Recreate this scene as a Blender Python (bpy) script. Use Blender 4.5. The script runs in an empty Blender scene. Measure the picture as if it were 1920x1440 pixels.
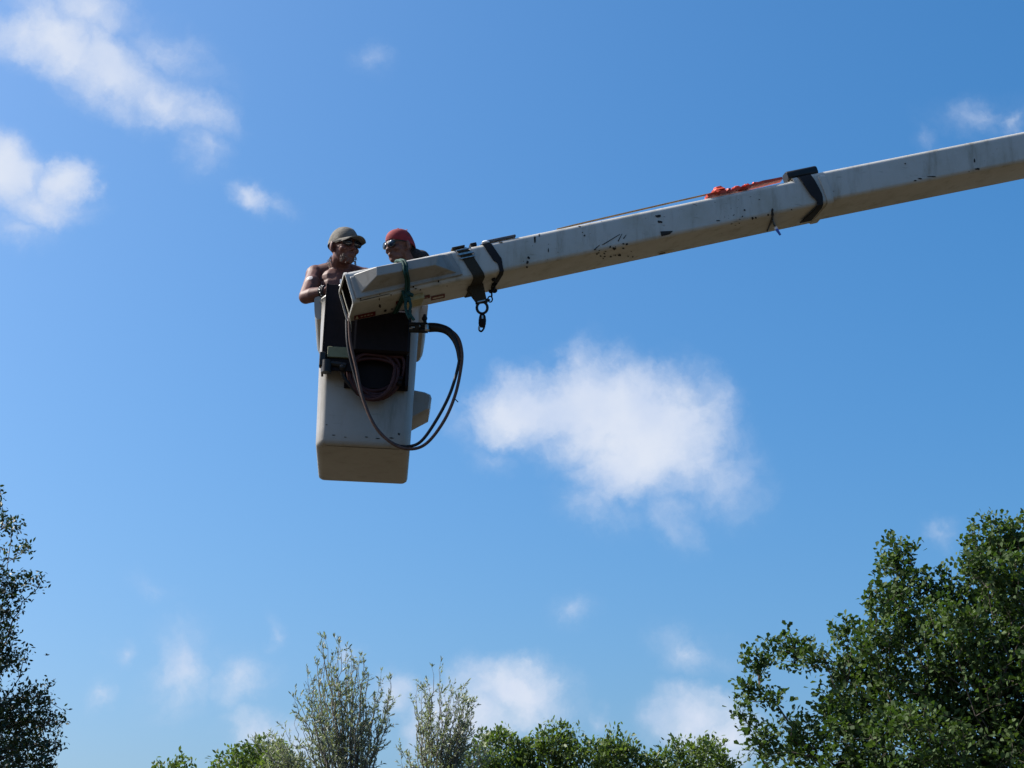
import bpy, bmesh, math, random
import numpy as np
from mathutils import Vector, Matrix
from mathutils.bvhtree import BVHTree

sc = bpy.context.scene
COL = sc.collection
R = math.radians
rng = np.random.default_rng(7)
random.seed(7)

# ------------------------------------------------------------------ camera
PITCH, F, CAMZ = R(19.0), 3348.0, 1.6
cam = bpy.data.cameras.new('camera')
cam.lens = 36 * F / 1920
cam.clip_start, cam.clip_end = 0.1, 5000
cam_o = bpy.data.objects.new('camera', cam)
COL.objects.link(cam_o)
cam_o.location = (0, 0, CAMZ)
cam_o.rotation_euler = (R(90) + PITCH, 0, 0)
sc.camera = cam_o
CAM = Vector((0, 0, CAMZ))
FWD = Vector((0, math.cos(PITCH), math.sin(PITCH)))
UPV = Vector((0, -math.sin(PITCH), math.cos(PITCH)))


def ray(px, py):
    return FWD + Vector((1, 0, 0)) * ((px - 960) / F) + UPV * ((720 - py) / F)


def at(px, py, Y):
    """The place at horizontal distance Y that is seen in this direction."""
    d = ray(px, py)
    return CAM + d * (Y / d.y)


# ------------------------------------------------------------------ sky, clouds, sun
SUN_EL, SUN_ROT = R(46), R(-78)
world = bpy.data.worlds.new('World')
sc.world = world
world.use_nodes = True
nt = world.node_tree
N, L = nt.nodes, nt.links
bg = N['Background']
sky = N.new('ShaderNodeTexSky')
sky.sky_type = 'NISHITA'
sky.sun_disc = False
sky.sun_elevation, sky.sun_rotation = SUN_EL, SUN_ROT
sky.air_density, sky.dust_density, sky.ozone_density = 1.0, 3.5, 6.0
hs = N.new('ShaderNodeHueSaturation')
hs.inputs['Saturation'].default_value = 1.32
hs.inputs['Value'].default_value = 1.0
hs.inputs['Hue'].default_value = 0.4945
L.new(sky.outputs[0], hs.inputs['Color'])
bg.inputs['Strength'].default_value = 0.100


def wmath(op, a, b=None, c=None, clamp=False):
    n = N.new('ShaderNodeMath')
    n.operation, n.use_clamp = op, clamp
    for i, v in enumerate((a, b, c)):
        if v is None:
            continue
        if isinstance(v, (int, float)):
            n.inputs[i].default_value = v
        else:
            L.new(v, n.inputs[i])
    return n.outputs[0]


tc = N.new('ShaderNodeTexCoord')


def wnoise(scale, detail, rough, vec, dist=0.0):
    n = N.new('ShaderNodeTexNoise')
    n.inputs['Scale'].default_value = scale
    n.inputs['Detail'].default_value = detail
    n.inputs['Roughness'].default_value = rough
    n.inputs['Distortion'].default_value = dist
    L.new(vec, n.inputs['Vector'])
    return n


def wvec(op, a, b):
    n = N.new('ShaderNodeVectorMath')
    n.operation = op
    for i, v in enumerate((a, b)):
        if isinstance(v, tuple):
            n.inputs[i].default_value = v
        elif isinstance(v, (int, float)):
            n.inputs['Scale'].default_value = v
        else:
            L.new(v, n.inputs[i])
    return n.outputs['Value'] if op == 'DOT_PRODUCT' else n.outputs[0]


dirv = tc.outputs['Generated']
w1 = wnoise(15, 6, 0.62, wvec('ADD', dirv, (3.1, 1.7, 5.3)))
warp = wvec('ADD', dirv, wvec('SCALE', wvec('SUBTRACT', w1.outputs['Color'], (0.5, 0.5, 0.5)), 0.05))
# cloud banks: direction (given as the pixel where its middle is seen), size, turn, thickness
CLOUDS = [
    (1085, 765, 165, 82, 0, 1.0), (980, 768, 100, 70, 10, .9), (1185, 778, 160, 100, -15, 1.0), (1230, 815, 140, 125, 0, 1.0), (1110, 815, 120, 80, 0, .72),
    (1180, 880, 110, 85, 0, .8), (1330, 860, 140, 95, -40, .5), (1150, 950, 100, 70, 0, .42), (1280, 945, 70, 75, 0, .38),
    (30, 55, 100, 55, 0, .6), (120, 75, 135, 75, -25, .78), (215, 120, 135, 75, -30, .85), (310, 170, 115, 62, -25, .66), (375, 205, 70, 48, -20, .5),
    (372, 265, 45, 75, 20, .36), (335, 95, 120, 60, -20, .36), (165, 15, 110, 50, 0, .6),
    (10, 330, 70, 70, 0, .8), (112, 342, 55, 50, 30, .85), (60, 378, 105, 42, 0, .62), (30, 420, 80, 45, 0, .36),
    (458, 366, 46, 34, -30, .6), (500, 385, 45, 30, 0, .3), (690, 95, 42, 38, 0, .27),
    (330, 1262, 75, 95, 0, .42), (448, 1278, 66, 68, -20, .44), (215, 1238, 28, 30, 0, .34), (182, 1302, 32, 26, 0, .4), (505, 1182, 20, 42, 10, .33),
    (500, 1378, 85, 46, 0, .62), (960, 1312, 120, 66, -8, .8), (880, 1350, 110, 66, 0, .75), (760, 1320, 62, 52, 0, .5), (560, 1400, 90, 50, 0, .5), (660, 1245, 40, 34, 0, .4),
    (1300, 1352, 100, 62, 0, .7), (1350, 1400, 80, 66, 0, .75), (1310, 1235, 95, 55, -20, .33), (1072, 1162, 44, 40, 0, .33), (1120, 1355, 40, 30, 0, .3),
    (1840, 205, 100, 40, 0, .3), (1905, 215, 40, 34, 0, .4), (1735, 258, 26, 32, 0, .27), (1765, 1015, 40, 26, 0, .3),
    (925, 855, 60, 34, -20, .28), (885, 790, 60, 60, 0, .3), (300, 1105, 60, 30, -30, .25),
]
rr = random.Random(3)
banks = []
for (px, py, rx, ry, ang, wt) in CLOUDS:
    d = ray(px, py).normalized()
    banks.append((d, rx / F, ry / F, ang, wt))
for k in range(16):                                     # the same kind of clouds over the rest of the sky
    az, el = R(rr.uniform(28, 332)), R(rr.uniform(9, 60))
    d = Vector((math.sin(az) * math.cos(el), math.cos(az) * math.cos(el), math.sin(el)))
    s = rr.uniform(.03, .08)
    banks.append((d, s * rr.uniform(1.2, 1.8), s * .8, rr.uniform(-30, 30), rr.uniform(.5, 1)))
total = None
for (d, rx, ry, ang, wt) in banks:
    right = d.cross(Vector((0, 0, 1))).normalized()
    up = right.cross(d).normalized()
    q = R(ang)
    u2, v2 = right * math.cos(q) + up * math.sin(q), up * math.cos(q) - right * math.sin(q)
    du = wvec('DOT_PRODUCT', warp, tuple(u2 / (rx * 1.42)))
    dv = wvec('DOT_PRODUCT', warp, tuple(v2 / (ry * 1.42)))
    ln = wmath('SQRT', wmath('MULTIPLY_ADD', du, du, wmath('MULTIPLY', dv, dv)))
    v = wmath('MULTIPLY_ADD', ln, -wt, wt)
    total = v if total is None else wmath('MAXIMUM', total, v)
v = wmath('MAXIMUM', total, 0.0)
fine = wnoise(48, 6, 0.58, warp)
sgn = wmath('MULTIPLY_ADD', fine.outputs['Fac'], 0.8, -0.38)
dens = wmath('ADD', wmath('MULTIPLY', v, 1.35), sgn)
mr = N.new('ShaderNodeMapRange')
mr.interpolation_type = 'SMOOTHSTEP'
mr.inputs['From Min'].default_value = 0.02
mr.inputs['From Max'].default_value = 1.05
L.new(dens, mr.inputs['Value'])
alpha = wmath('MULTIPLY', mr.outputs[0], wmath('MULTIPLY', v, 3.0, clamp=True))
veil = N.new('ShaderNodeMapRange')
veil.interpolation_type = 'SMOOTHSTEP'
veil.inputs['From Max'].default_value = 0.8
veil.inputs['To Max'].default_value = 0.55
L.new(v, veil.inputs['Value'])
alpha = wmath('MAXIMUM', wmath('MULTIPLY', alpha, 0.95), wmath('MULTIPLY', veil.outputs[0], wmath('MULTIPLY_ADD', fine.outputs['Fac'], 2.0, -0.35, clamp=True)))
tone = wnoise(26, 4, 0.5, dirv)
ccol = N.new('ShaderNodeMix')
ccol.data_type = 'RGBA'
ccol.inputs['A'].default_value = (3.2, 3.75, 4.85, 1)
ccol.inputs['B'].default_value = (4.15, 4.45, 5.05, 1)
L.new(wmath('MULTIPLY_ADD', tone.outputs['Fac'], 2.4, -0.7, clamp=True), ccol.inputs['Factor'])
mx = N.new('ShaderNodeMix')
mx.data_type = 'RGBA'
L.new(alpha, mx.inputs['Factor'])
L.new(hs.outputs[0], mx.inputs['A'])
L.new(ccol.outputs['Result'], mx.inputs['B'])
L.new(mx.outputs['Result'], bg.inputs['Color'])

sun = bpy.data.lights.new('sun', 'SUN')
sun.energy, sun.angle, sun.color = 5.0, R(0.53), (1.0, 0.95, 0.87)
sun_o = bpy.data.objects.new('sun', sun)
COL.objects.link(sun_o)
SUND = Vector((math.sin(SUN_ROT) * math.cos(SUN_EL), math.cos(SUN_ROT) * math.cos(SUN_EL), math.sin(SUN_EL)))
sun_o.rotation_euler = SUND.to_track_quat('Z', 'Y').to_euler()
sun_o.location = (0, 0, 30)

vs = sc.view_settings
vs.view_transform, vs.look, vs.exposure, vs.gamma = 'Standard', 'None', 0.872, 1.0
vs.use_curve_mapping = False
sc.render.engine = 'CYCLES'
world.cycles.sampling_method = 'MANUAL'
world.cycles.sample_map_resolution = 256
sc.cycles.max_bounces = 6
sc.cycles.transparent_max_bounces = 8

# ------------------------------------------------------------------ materials


class Mat:
    def __init__(self, name, col, rough=0.5, metal=0.0, spec=0.5):
        m = bpy.data.materials.new(name)
        m.use_nodes = True
        self.m, self.n, self.l = m, m.node_tree.nodes, m.node_tree.links
        self.b = self.n['Principled BSDF']
        self.b.inputs['Base Color'].default_value = (*col, 1)
        self.b.inputs['Roughness'].default_value = rough
        self.b.inputs['Metallic'].default_value = metal
        self.b.inputs['Specular IOR Level'].default_value = spec
        self.tc = self.n.new('ShaderNodeTexCoord')
        self.col = None
        self.base = col

    def noise(self, scale, detail=5, rough=.6, stretch=(1, 1, 1), dist=0, coord='Object'):
        mp = self.n.new('ShaderNodeMapping')
        mp.inputs['Scale'].default_value = stretch
        self.l.new(self.tc.outputs[coord], mp.inputs['Vector'])
        t = self.n.new('ShaderNodeTexNoise')
        t.inputs['Scale'].default_value, t.inputs['Detail'].default_value = scale, detail
        t.inputs['Roughness'].default_value, t.inputs['Distortion'].default_value = rough, dist
        self.l.new(mp.outputs[0], t.inputs['Vector'])
        return t.outputs['Fac']

    def ramp(self, fac, lo, hi):
        r = self.n.new('ShaderNodeMapRange')
        r.interpolation_type = 'SMOOTHSTEP'
        r.inputs['From Min'].default_value, r.inputs['From Max'].default_value = lo, hi
        self.l.new(fac, r.inputs['Value'])
        return r.outputs[0]

    def mix(self, fac, col, amount=1.0):
        x = self.n.new('ShaderNodeMix')
        x.data_type = 'RGBA'
        if amount != 1.0:
            mm = self.n.new('ShaderNodeMath')
            mm.operation = 'MULTIPLY'
            mm.inputs[1].default_value = amount
            self.l.new(fac, mm.inputs[0])
            fac = mm.outputs[0]
        self.l.new(fac, x.inputs['Factor'])
        if self.col is None:
            x.inputs['A'].default_value = (*self.base, 1)
        else:
            self.l.new(self.col, x.inputs['A'])
        x.inputs['B'].default_value = (*col, 1)
        self.col = x.outputs['Result']
        self.l.new(self.col, self.b.inputs['Base Color'])
        return self

    def bump(self, fac, strength=.3, dist=.01):
        b = self.n.new('ShaderNodeBump')
        b.inputs['Strength'].default_value, b.inputs['Distance'].default_value = strength, dist
        self.l.new(fac, b.inputs['Height'])
        self.l.new(b.outputs[0], self.b.inputs['Normal'])
        return self


def plain(name, col, rough=.5, var=.35, scale=20, metal=0.0, bump=.15, spec=.3):
    m = Mat(name, col, rough, metal, spec)
    n = m.noise(scale)
    m.mix(m.ramp(n, .35, .75), tuple(c * (1 - var) for c in col))
    m.bump(n, bump, .004)
    return m.m


def gelcoat(name, col, chips=True):
    m = Mat(name, col, .42)
    m.mix(m.ramp(m.noise(3.0, 6, .65), .42, .8), (col[0] * .78, col[1] * .75, col[2] * .66), .8)      # weathering
    m.mix(m.ramp(m.noise(9, 6, .7, (1, 1, .18)), .48, .78), (col[0] * .45, col[1] * .40, col[2] * .30), .75)   # grimy runs
    m.mix(m.ramp(m.noise(38, 4, .7, (.10, 1, 1)), .62, .72), (col[0] * .5, col[1] * .48, col[2] * .44), .6)          # fine scuffs
    if chips:
        n1 = m.noise(42, 3, .55)
        n2 = m.noise(2.2, 3, .5)
        a = m.n.new('ShaderNodeMath')
        a.operation = 'MULTIPLY_ADD'
        m.l.new(n2, a.inputs[0])
        a.inputs[1].default_value = .55
        m.l.new(n1, a.inputs[2])
        m.mix(m.ramp(a.outputs[0], 1.05, 1.08), (.03, .028, .022), .9)                                        # chipped spots
    m.bump(m.noise(30, 3), .06, .004)
    return m.m


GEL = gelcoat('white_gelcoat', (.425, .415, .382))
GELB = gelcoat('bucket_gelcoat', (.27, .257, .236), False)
STEEL = plain('dark_painted_steel', (.009, .005, .006), .65, spec=.18)
BLACK = plain('black_rubber', (.012, .012, .013), .45, .3, 40)
BROWN = plain('worn_brown_hose', (.085, .046, .034), .5, .4, 30)
RED_HOSE = plain('dull_red_hose', (.05, .014, .015), .6, .4, 30)
BLACKWEB = plain('black_webbing', (.014, .014, .016), .8, .4, 150, bump=.4)
OLIVE = plain('dark_olive_webbing', (.035, .030, .020), .8, .4, 150, bump=.4)
METAL = plain('worn_steel', (.42, .41, .40), .35, .4, 60, 1.0)
GREENROPE = plain('dark_green_rope', (.012, .055, .045), .8, .5, 80, bump=.5)
ORANGE = plain('orange_red_plastic', (.62, .075, .035), .5, .4, 25)
PALEGREEN = plain('faded_green_plate', (.16, .17, .10), .6, .2, 30)
WHITEP = plain('white_plastic', (.75, .75, .75), .4, .15, 30)
BLUEP = plain('blue_plastic', (.03, .10, .45), .4, .2, 30)
REDLBL = plain('red_label', (.13, .014, .012), .6, .35, 60, bump=0)
CREAM = plain('cream_label', (.52, .47, .36), .5, .3, 60, bump=0)
CHIP = plain('bare_dark_patch', (.022, .020, .018), .7, .4, 60, bump=0)
SEAM = plain('dark_seam', (.05, .048, .045), .7, .3, 60, bump=0)
BRASS = plain('yellowed_bracket', (.40, .36, .20), .6, .3, 25)

# ------------------------------------------------------------------ mesh helpers


class MB:
    def __init__(self):
        self.v, self.f = [], []

    def add(self, verts, faces):
        o = len(self.v)
        self.v += [Vector(x) for x in verts]
        self.f += [tuple(i + o for i in q) for q in faces]
        return self

    def hexa(self, c):
        """c: eight corners, four below and four above, in the same turn."""
        return self.add(c, [(3, 2, 1, 0), (4, 5, 6, 7), (0, 1, 5, 4), (1, 2, 6, 5), (2, 3, 7, 6), (3, 0, 4, 7)])

    def box(self, c, x, y, z):
        """centre and three half-axis vectors; chamfered a little."""
        c, x, y, z = Vector(c), Vector(x), Vector(y), Vector(z)
        k = min(x.length, y.length, z.length) * .22
        kx, ky, kz = (1 - k / x.length), (1 - k / y.length), (1 - k / z.length)
        loops = []
        for (sz, ix, iy) in ((-1, kx, ky), (-kz, 1, 1), (kz, 1, 1), (1, kx, ky)):
            lo = []
            for (sx, sy, a, b) in ((-1, -1, kx, 1), (1, -1, kx, 1), (1, -1, 1, ky), (1, 1, 1, ky), (1, 1, kx, 1), (-1, 1, kx, 1), (-1, 1, 1, ky), (-1, -1, 1, ky)):
                lo.append(c + z * sz + x * sx * a * (ix if ix < 1 else 1) + y * sy * b * (iy if iy < 1 else 1))
            loops.append(lo)
        return self.loft(loops)

    def loft(self, loops, caps=True, close=False):
        n = len(loops[0])
        o = len(self.v)
        for lo in loops:
            self.v += [Vector(p) for p in lo]
        m = len(loops)
        for i in range(m if close else m - 1):
            a, b = o + i * n, o + ((i + 1) % m) * n
            for k in range(n):
                self.f.append((a + k, a + (k + 1) % n, b + (k + 1) % n, b + k))
        if caps and not close:
            self.f.append(tuple(o + k for k in range(n))[::-1])
            self.f.append(tuple(o + (m - 1) * n + k for k in range(n)))
        return self

    def tube(self, pts, rad, n=8, closed=False):
        pts = [Vector(p) for p in pts]
        m = len(pts)
        rad = rad if hasattr(rad, '__len__') else [rad] * m
        loops, ref = [], None
        for i in range(m):
            if closed:
                t = pts[(i + 1) % m] - pts[i - 1]
            else:
                t = pts[min(i + 1, m - 1)] - pts[max(i - 1, 0)]
            t.normalize()
            if ref is None:
                ref = Vector((0, 0, 1)) if abs(t.z) < .9 else Vector((1, 0, 0))
            a = (ref - t * ref.dot(t)).normalized()
            ref = a
            b = t.cross(a)
            loops.append([pts[i] + (a * math.cos(q) + b * math.sin(q)) * rad[i] for q in [2 * math.pi * k / n for k in range(n)]])
        return self.loft(loops, close=closed)

    def ell(self, c, r, M=None, n=14, m=9):
        c = Vector(c)
        M = M or Matrix.Identity(3)
        r = r if hasattr(r, '__len__') else (r, r, r)
        loops = []
        for i in range(1, m):
            th = math.pi * i / m
            loops.append([c + M @ Vector((r[0] * math.sin(th) * math.cos(q), r[1] * math.sin(th) * math.sin(q), -r[2] * math.cos(th)))
                          for q in [2 * math.pi * k / n for k in range(n)]])
        o = len(self.v)
        self.loft(loops, caps=False)
        a, b = len(self.v), len(self.v) + 1
        self.v += [c - M @ Vector((0, 0, r[2])), c + M @ Vector((0, 0, r[2]))]
        last = o + (m - 2) * n
        for k in range(n):
            self.f.append((a, o + (k + 1) % n, o + k))
            self.f.append((b, last + k, last + (k + 1) % n))
        return self

    def cap(self, p, q, r0, r1, n=12):
        """a tapered limb with round ends (closed pieces, to be fused)."""
        p, q = Vector(p), Vector(q)
        self.ell(p, r0, n=n)
        self.ell(q, r1, n=n)
        return self.tube([p, q], [r0, r1], n)

    def build(self, name, mat, parent=None, smooth=True, angle=40):
        org = Vector(parent['org']) if parent is not None else Vector((0, 0, 0))
        me = bpy.data.meshes.new(name)
        me.from_pydata([v - org for v in self.v], [], self.f)
        bm = bmesh.new()
        bm.from_mesh(me)
        bmesh.ops.recalc_face_normals(bm, faces=bm.faces)
        bm.to_mesh(me)
        bm.free()
        if smooth:
            me.polygons.foreach_set('use_smooth', [True] * len(me.polygons))
            me.set_sharp_from_angle(angle=R(angle))
        me.materials.append(mat)
        o = bpy.data.objects.new(name, me)
        COL.objects.link(o)
        if parent is not None:
            o.parent = parent
            o['org'] = tuple(org)
        else:
            o['org'] = (0, 0, 0)
        return o


def thing(name, label, cat, loc, group=None):
    o = bpy.data.objects.new(name, None)
    o.empty_display_size = .2
    COL.objects.link(o)
    o.location = loc
    o['org'] = tuple(loc)
    o['label'], o['category'] = label, cat
    if group:
        o['group'] = group
    return o


def smooth_path(pts, n=8):
    """Catmull-Rom through the points."""
    pts = [Vector(p) for p in pts]
    out = []
    for i in range(len(pts) - 1):
        p0, p1, p2, p3 = pts[max(i - 1, 0)], pts[i], pts[i + 1], pts[min(i + 2, len(pts) - 1)]
        for k in range(n):
            t = k / n
            out.append(.5 * (2 * p1 + (p2 - p0) * t + (2 * p0 - 5 * p1 + 4 * p2 - p3) * t * t + (3 * p1 - p0 - 3 * p2 + p3) * t ** 3))
    out.append(pts[-1])
    return out


def rrect(w, h, r, n=5, off=0.0):
    """rounded rectangle, r = radii of (+,+), (-,+), (-,-), (+,-) corners"""
    out = []
    for (sx, sy, a0, rad) in ((1, 1, 0, r[0]), (-1, 1, 90, r[1]), (-1, -1, 180, r[2]), (1, -1, 270, r[3])):
        cx, cy = sx * (w / 2 - rad), sy * (h / 2 - rad)
        for k in range(n + 1):
            q = R(a0 + 90 * k / n)
            out.append((cx + (rad + off) * math.cos(q), cy + (rad + off) * math.sin(q)))
    return out


# ------------------------------------------------------------------ ground
g = Mat('dry_grass_ground', (.038, .026, .009), .95)
g.mix(g.ramp(g.noise(.15, 8), .35, .7), (.022, .019, .008))
g.mix(g.ramp(g.noise(3, 6), .5, .7), (.05, .035, .013), .6)
gm = MB()
xs = np.linspace(-1, 1, 41)
S = np.sign(xs) * np.abs(xs) ** 3 * 2500
gv = [(x, y, (0.0 if math.hypot(x, y) < 60 else .6 * math.sin(x * .013) * math.cos(y * .011))) for y in S for x in S]
gf = [(j * 41 + i, j * 41 + i + 1, (j + 1) * 41 + i + 1, (j + 1) * 41 + i) for j in range(40) for i in range(40)]
gm.add(gv, gf)
ground = gm.build('ground', g.m)
ground['kind'] = 'structure'

# ------------------------------------------------------------------ aerial lift: boom
class Seg:
    """A straight length of boom: axis from p0 to p1, s towards the near side, u upwards."""

    def __init__(self, p0, p1, w, h, rad):
        self.p0, self.p1, self.w, self.h, self.rad = p0, p1, w, h, rad
        self.a = (p1 - p0).normalized()
        self.s = self.a.cross(Vector((0, 0, 1))).normalized()
        self.u = self.s.cross(self.a).normalized()
        self.len = (p1 - p0).length

    def P(self, t, s, u):
        return self.p0 + self.a * t + self.s * s + self.u * u

    def side(self, px, py, off=0.0):
        """where the sight line meets the near side plane, as (t, u)"""
        d = ray(px, py)
        c = self.p0 + self.s * (self.w / 2 + off)
        k = (c - CAM).dot(self.s) / d.dot(self.s)
        q = CAM + d * k - self.p0
        return q.dot(self.a), q.dot(self.u)

    def loop(self, t, off=0.0, k=1.0, n=6, slant=0.0):
        return [self.P(t + slant * u / self.h, s, u) for (s, u) in rrect(self.w * k, self.h * k, [r * k for r in self.rad], n, off)]


YL = 11.10
RAD = (.030, .030, .085, .095)
A0 = at(648, 558, YL)
A1 = at(1536, 372, YL + .64)
segA = Seg(A0, A1, .375, .226, (.040, .030, .024, .030))
B0 = at(1480, 379, YL + .60)
B1 = at(1920, 291, YL + .92)
segB = Seg(B0, B0 + (B1 - B0) * 3.2, .375, .234, (.040, .030, .024, .030))

BK0 = at(680, 836, 11.5)                       # foot of the bucket's near wall
HA, HB = segA.w / 2, segA.h / 2
lift = thing('aerial_lift', 'white fibreglass lift boom with a work bucket hanging at its tip', 'aerial lift', BK0)


def tube_seg(seg, wall, taper0=1.0, taper1=1.0, t0=0.0, closed_at=None):
    mb = MB()
    n = 14
    loops = []
    for i in range(n + 1):
        t = t0 + (seg.len - t0) * i / n
        loops.append(seg.loop(t, 0, taper0 + (taper1 - taper0) * i / n))
    inner = []
    for i in range(n + 1):
        t = t0 + (seg.len - t0) * i / n
        inner.append(seg.loop(t, -wall, taper0 + (taper1 - taper0) * i / n))
    return mb.loft(loops + inner[::-1], close=True)


bA = tube_seg(segA, .007)
boom = bA.build('upper_boom', GEL, lift)
bB = tube_seg(segB, .012, 1.0, 1.10)
boom2 = bB.build('inner_boom', GEL, lift)
tree_a = BVHTree.FromPolygons(bA.v, bA.f)
tree_b = BVHTree.FromPolygons(bB.v, bB.f)

# collar moulded at the end of the outer length, and a dark sleeve painting in the open tip's shade
MB().loft([segA.loop(segA.len - .05, .002), segA.loop(segA.len - .045, .009), segA.loop(segA.len + .004, .009), segA.loop(segA.len + .006, .0005)], caps=False).build('collar', GEL, boom)
MB().loft([segA.loop(.012, -.0085), segA.loop(.70, -.0085), segA.loop(.705, -.024)], caps=False).build('shade_liner', STEEL, boom)
fl = MB().loft([segA.loop(.001, .001), segA.loop(.001, .005), segA.loop(.018, .005), segA.loop(.020, .001)], close=True)
fl.build('end_flange', GEL, boom)


def hit(px, py, tree=None):
    d = ray(px, py).normalized()
    best = None
    for tr in ([tree] if tree else [tree_a, tree_b]):
        loc, nor, idx, dist = tr.ray_cast(CAM, d)
        if loc is not None and (best is None or dist < best[2]):
            if nor.dot(d) > 0:
                nor = -nor
            best = (loc, nor, dist)
    return best


def patch(mb, quad, off=.003, nx=6, ny=3, thick=True):
    """a thin sticker laid on the boom, over the four directions of a quad"""
    q = [Vector((a, b, 0)) for a, b in quad]
    top, ok = [], True
    for j in range(ny + 1):
        for i in range(nx + 1):
            x, y = i / nx, j / ny
            p = (q[0] * (1 - x) + q[1] * x) * (1 - y) + (q[3] * (1 - x) + q[2] * x) * y
            h = hit(p.x, p.y)
            if h is None:
                return mb
            top.append(h[0] + h[1] * off)
    w = nx + 1
    f = [(j * w + i, j * w + i + 1, (j + 1) * w + i + 1, (j + 1) * w + i) for j in range(ny) for i in range(nx)]
    return mb.add(top, f)


def blob(mb, cx, cy, rx, ry, n=9, off=.0025, rnd=None):
    """an irregular small mark on the boom"""
    rnd = rnd or random
    vs_ = []
    h = hit(cx, cy)
    if h is None:
        return
    vs_.append(h[0] + h[1] * off)
    for k in range(n):
        q = 2 * math.pi * k / n
        e = rnd.uniform(.6, 1.25)
        h = hit(cx + rx * e * math.cos(q), cy + ry * e * math.sin(q))
        if h is None:
            return
        vs_.append(h[0] + h[1] * off)
    mb.add(vs_, [(0, 1 + k, 1 + (k + 1) % n) for k in range(n)])


# warning labels near the tip: red bars with a pale triangle and a pale rule, print too small to read
for (x0, y0, x1, y1, hgt, full) in ((664, 591.5, 704, 583, 8, 1), (742, 564.5, 763, 560, 6, 0), (781, 557, 806, 552, 6, 1), (808, 555.5, 834, 550, 7.5, 2)):
    m = MB()
    patch(m, ((x0, y0), (x1, y1), (x1, y1 + hgt), (x0, y0 + hgt)), .003, 8, 2)
    lab = m.build('warning_label', REDLBL, boom, False)
    if full:
        m = MB()
        sl = (y1 - y0) / (x1 - x0)
        if full == 1:
            patch(m, ((x0 + 4.5, y0 + sl * 4.5 + 1.2), (x0 + 5.5, y0 + sl * 5 + 1.2), (x0 + 8.5, y0 + sl * 8 + hgt - 1.5), (x0 + 1.8, y0 + sl * 2 + hgt - 1.5)), .0042, 1, 1)
            for k in range(4):
                a, b = x0 + 12 + k * (x1 - x0 - 15) / 4, x0 + 11 + (k + .8) * (x1 - x0 - 15) / 4
                patch(m, ((a, y0 + sl * (a - x0) + 3), (b, y0 + sl * (b - x0) + 3), (b, y0 + sl * (b - x0) + 4.6), (a, y0 + sl * (a - x0) + 4.6)), .0042, 2, 1)
        else:
            patch(m, ((x0 + 3, y0 + sl * 3 + 2.6), (x1 - 3, y1 - sl * 3 + 2.6), (x1 - 3, y1 - sl * 3 + 5), (x0 + 3, y0 + sl * 3 + 5)), .0042, 3, 1)
        m.build('label_print', CREAM, lab, False)
# smaller plain sticker
m = MB()
patch(m, ((1234, 473), (1262, 467), (1262, 471.5), (1234, 477.5)), .003, 4, 1)
sticker = m.build('sticker', CREAM, boom, False)
m = MB()
patch(m, ((1236, 474.2), (1247, 471.8), (1247, 474), (1236, 476.2)), .0042, 3, 1)
m.build('sticker_print', CHIP, sticker, False)

# patches where the gelcoat is gone
chips = MB()
rc = random.Random(5)
for (x, y, rx, ry) in ((1234, 405, 5, 2.6), (1237, 416, 5, 3), (991, 483, 3, 3), (989, 492, 2.2, 3), (988, 500, 1.8, 2), (1096, 442, 2.2, 2), (1092, 436, 1.2, 1),
                       (1151, 466, 4, 3), (1161, 478, 3, 2.5), (1119, 476, 2, 1.5), (1126, 480, 2, 1.6), (1133, 475, 2, 1.6), (1144, 463, 2, 2), (1175, 458, 2.4, 2), (1168, 465, 2, 1.6),
                       (1186, 481, 1.6, 1.3), (1131, 484, 1.5, 1), (1396, 394, 1.8, 2), (1392, 406, 1.5, 1.4), (1411, 409, 2, 2.4), (1417, 408, 1.8, 2), (1386, 418, 1.3, 1.2), (1448, 393, 2.4, 3),
                       (1440, 403, 2.2, 2.2), (1484, 393, 1.7, 1.5), (1347, 414, 5, 1), (1827, 302, 1.4, 4), (1832, 317, 5, 2), (1716, 339, 3, 1.2), (1725, 335, 4, 1.4), (1748, 331, 9, 1.2), (1697, 307, 1.6, 1.6),
                       (712, 573, 2.4, 4), (722, 582, 3, 2.5), (728, 588, 5, 2), (735, 579, 2.5, 1.2), (779, 541, 2.5, 1.2), (788, 543, 1.6, 1.4), (733, 553, 1.5, 1.5), (711, 560, 1.2, 2.4), (822, 528, 1.6, 2.4),
                       (838, 536, 1.2, 1), (1003, 449, 2, 8), (1011, 441, 1.3, 3), (1028, 470, 1, 5), (939, 455, 5, 1.5), (1087, 425, 3, 1.4), (1033, 431, 2.4, 1.4), (1049, 429, 2, 1.2)):
    blob(chips, x, y, rx, ry, 9, rnd=rc)
patch(chips, ((1238, 434), (1262, 433), (1256, 439), (1240, 443)), .0025, 3, 2)
for k in range(26):                                            # scrapes and specks along the side
    t = rc.random()
    x = 935 + t * 960
    yc = 497 - .212 * (x - 930) if x < 1520 else 361 - .196 * (x - 1560)
    if 1480 < x < 1560 or (x > 1560 and rc.random() < .65):
        continue
    q = rc.choice((1, 1, 1, 3))
    blob(chips, x, yc + rc.uniform(-30, 34), rc.uniform(.5, 1.0) * q, rc.uniform(.5, 1.0), 7, rnd=rc)
for k in range(14):
    x, y = 1115 + rc.uniform(0, 75), 455 + rc.uniform(0, 26)
    blob(chips, x, y, rc.uniform(.7, 2.4), rc.uniform(.6, 1.8), 7, rnd=rc)
for (x0, y0, x1, y1) in ((1130, 458, 1162, 439), (1158, 452, 1166, 438), (1168, 447, 1174, 440), (1113, 468, 1124, 459), (1306, 385, 1299, 382)):
    patch(chips, ((x0, y0), (x1, y1), (x1 + .6, y1 + .8), (x0 + 1.6, y0 + 1.2)), .0025, 4, 1)
cp_ = chips.build('chipped_paint', CHIP, boom, False)
cp_['kind'] = 'stuff'

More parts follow.
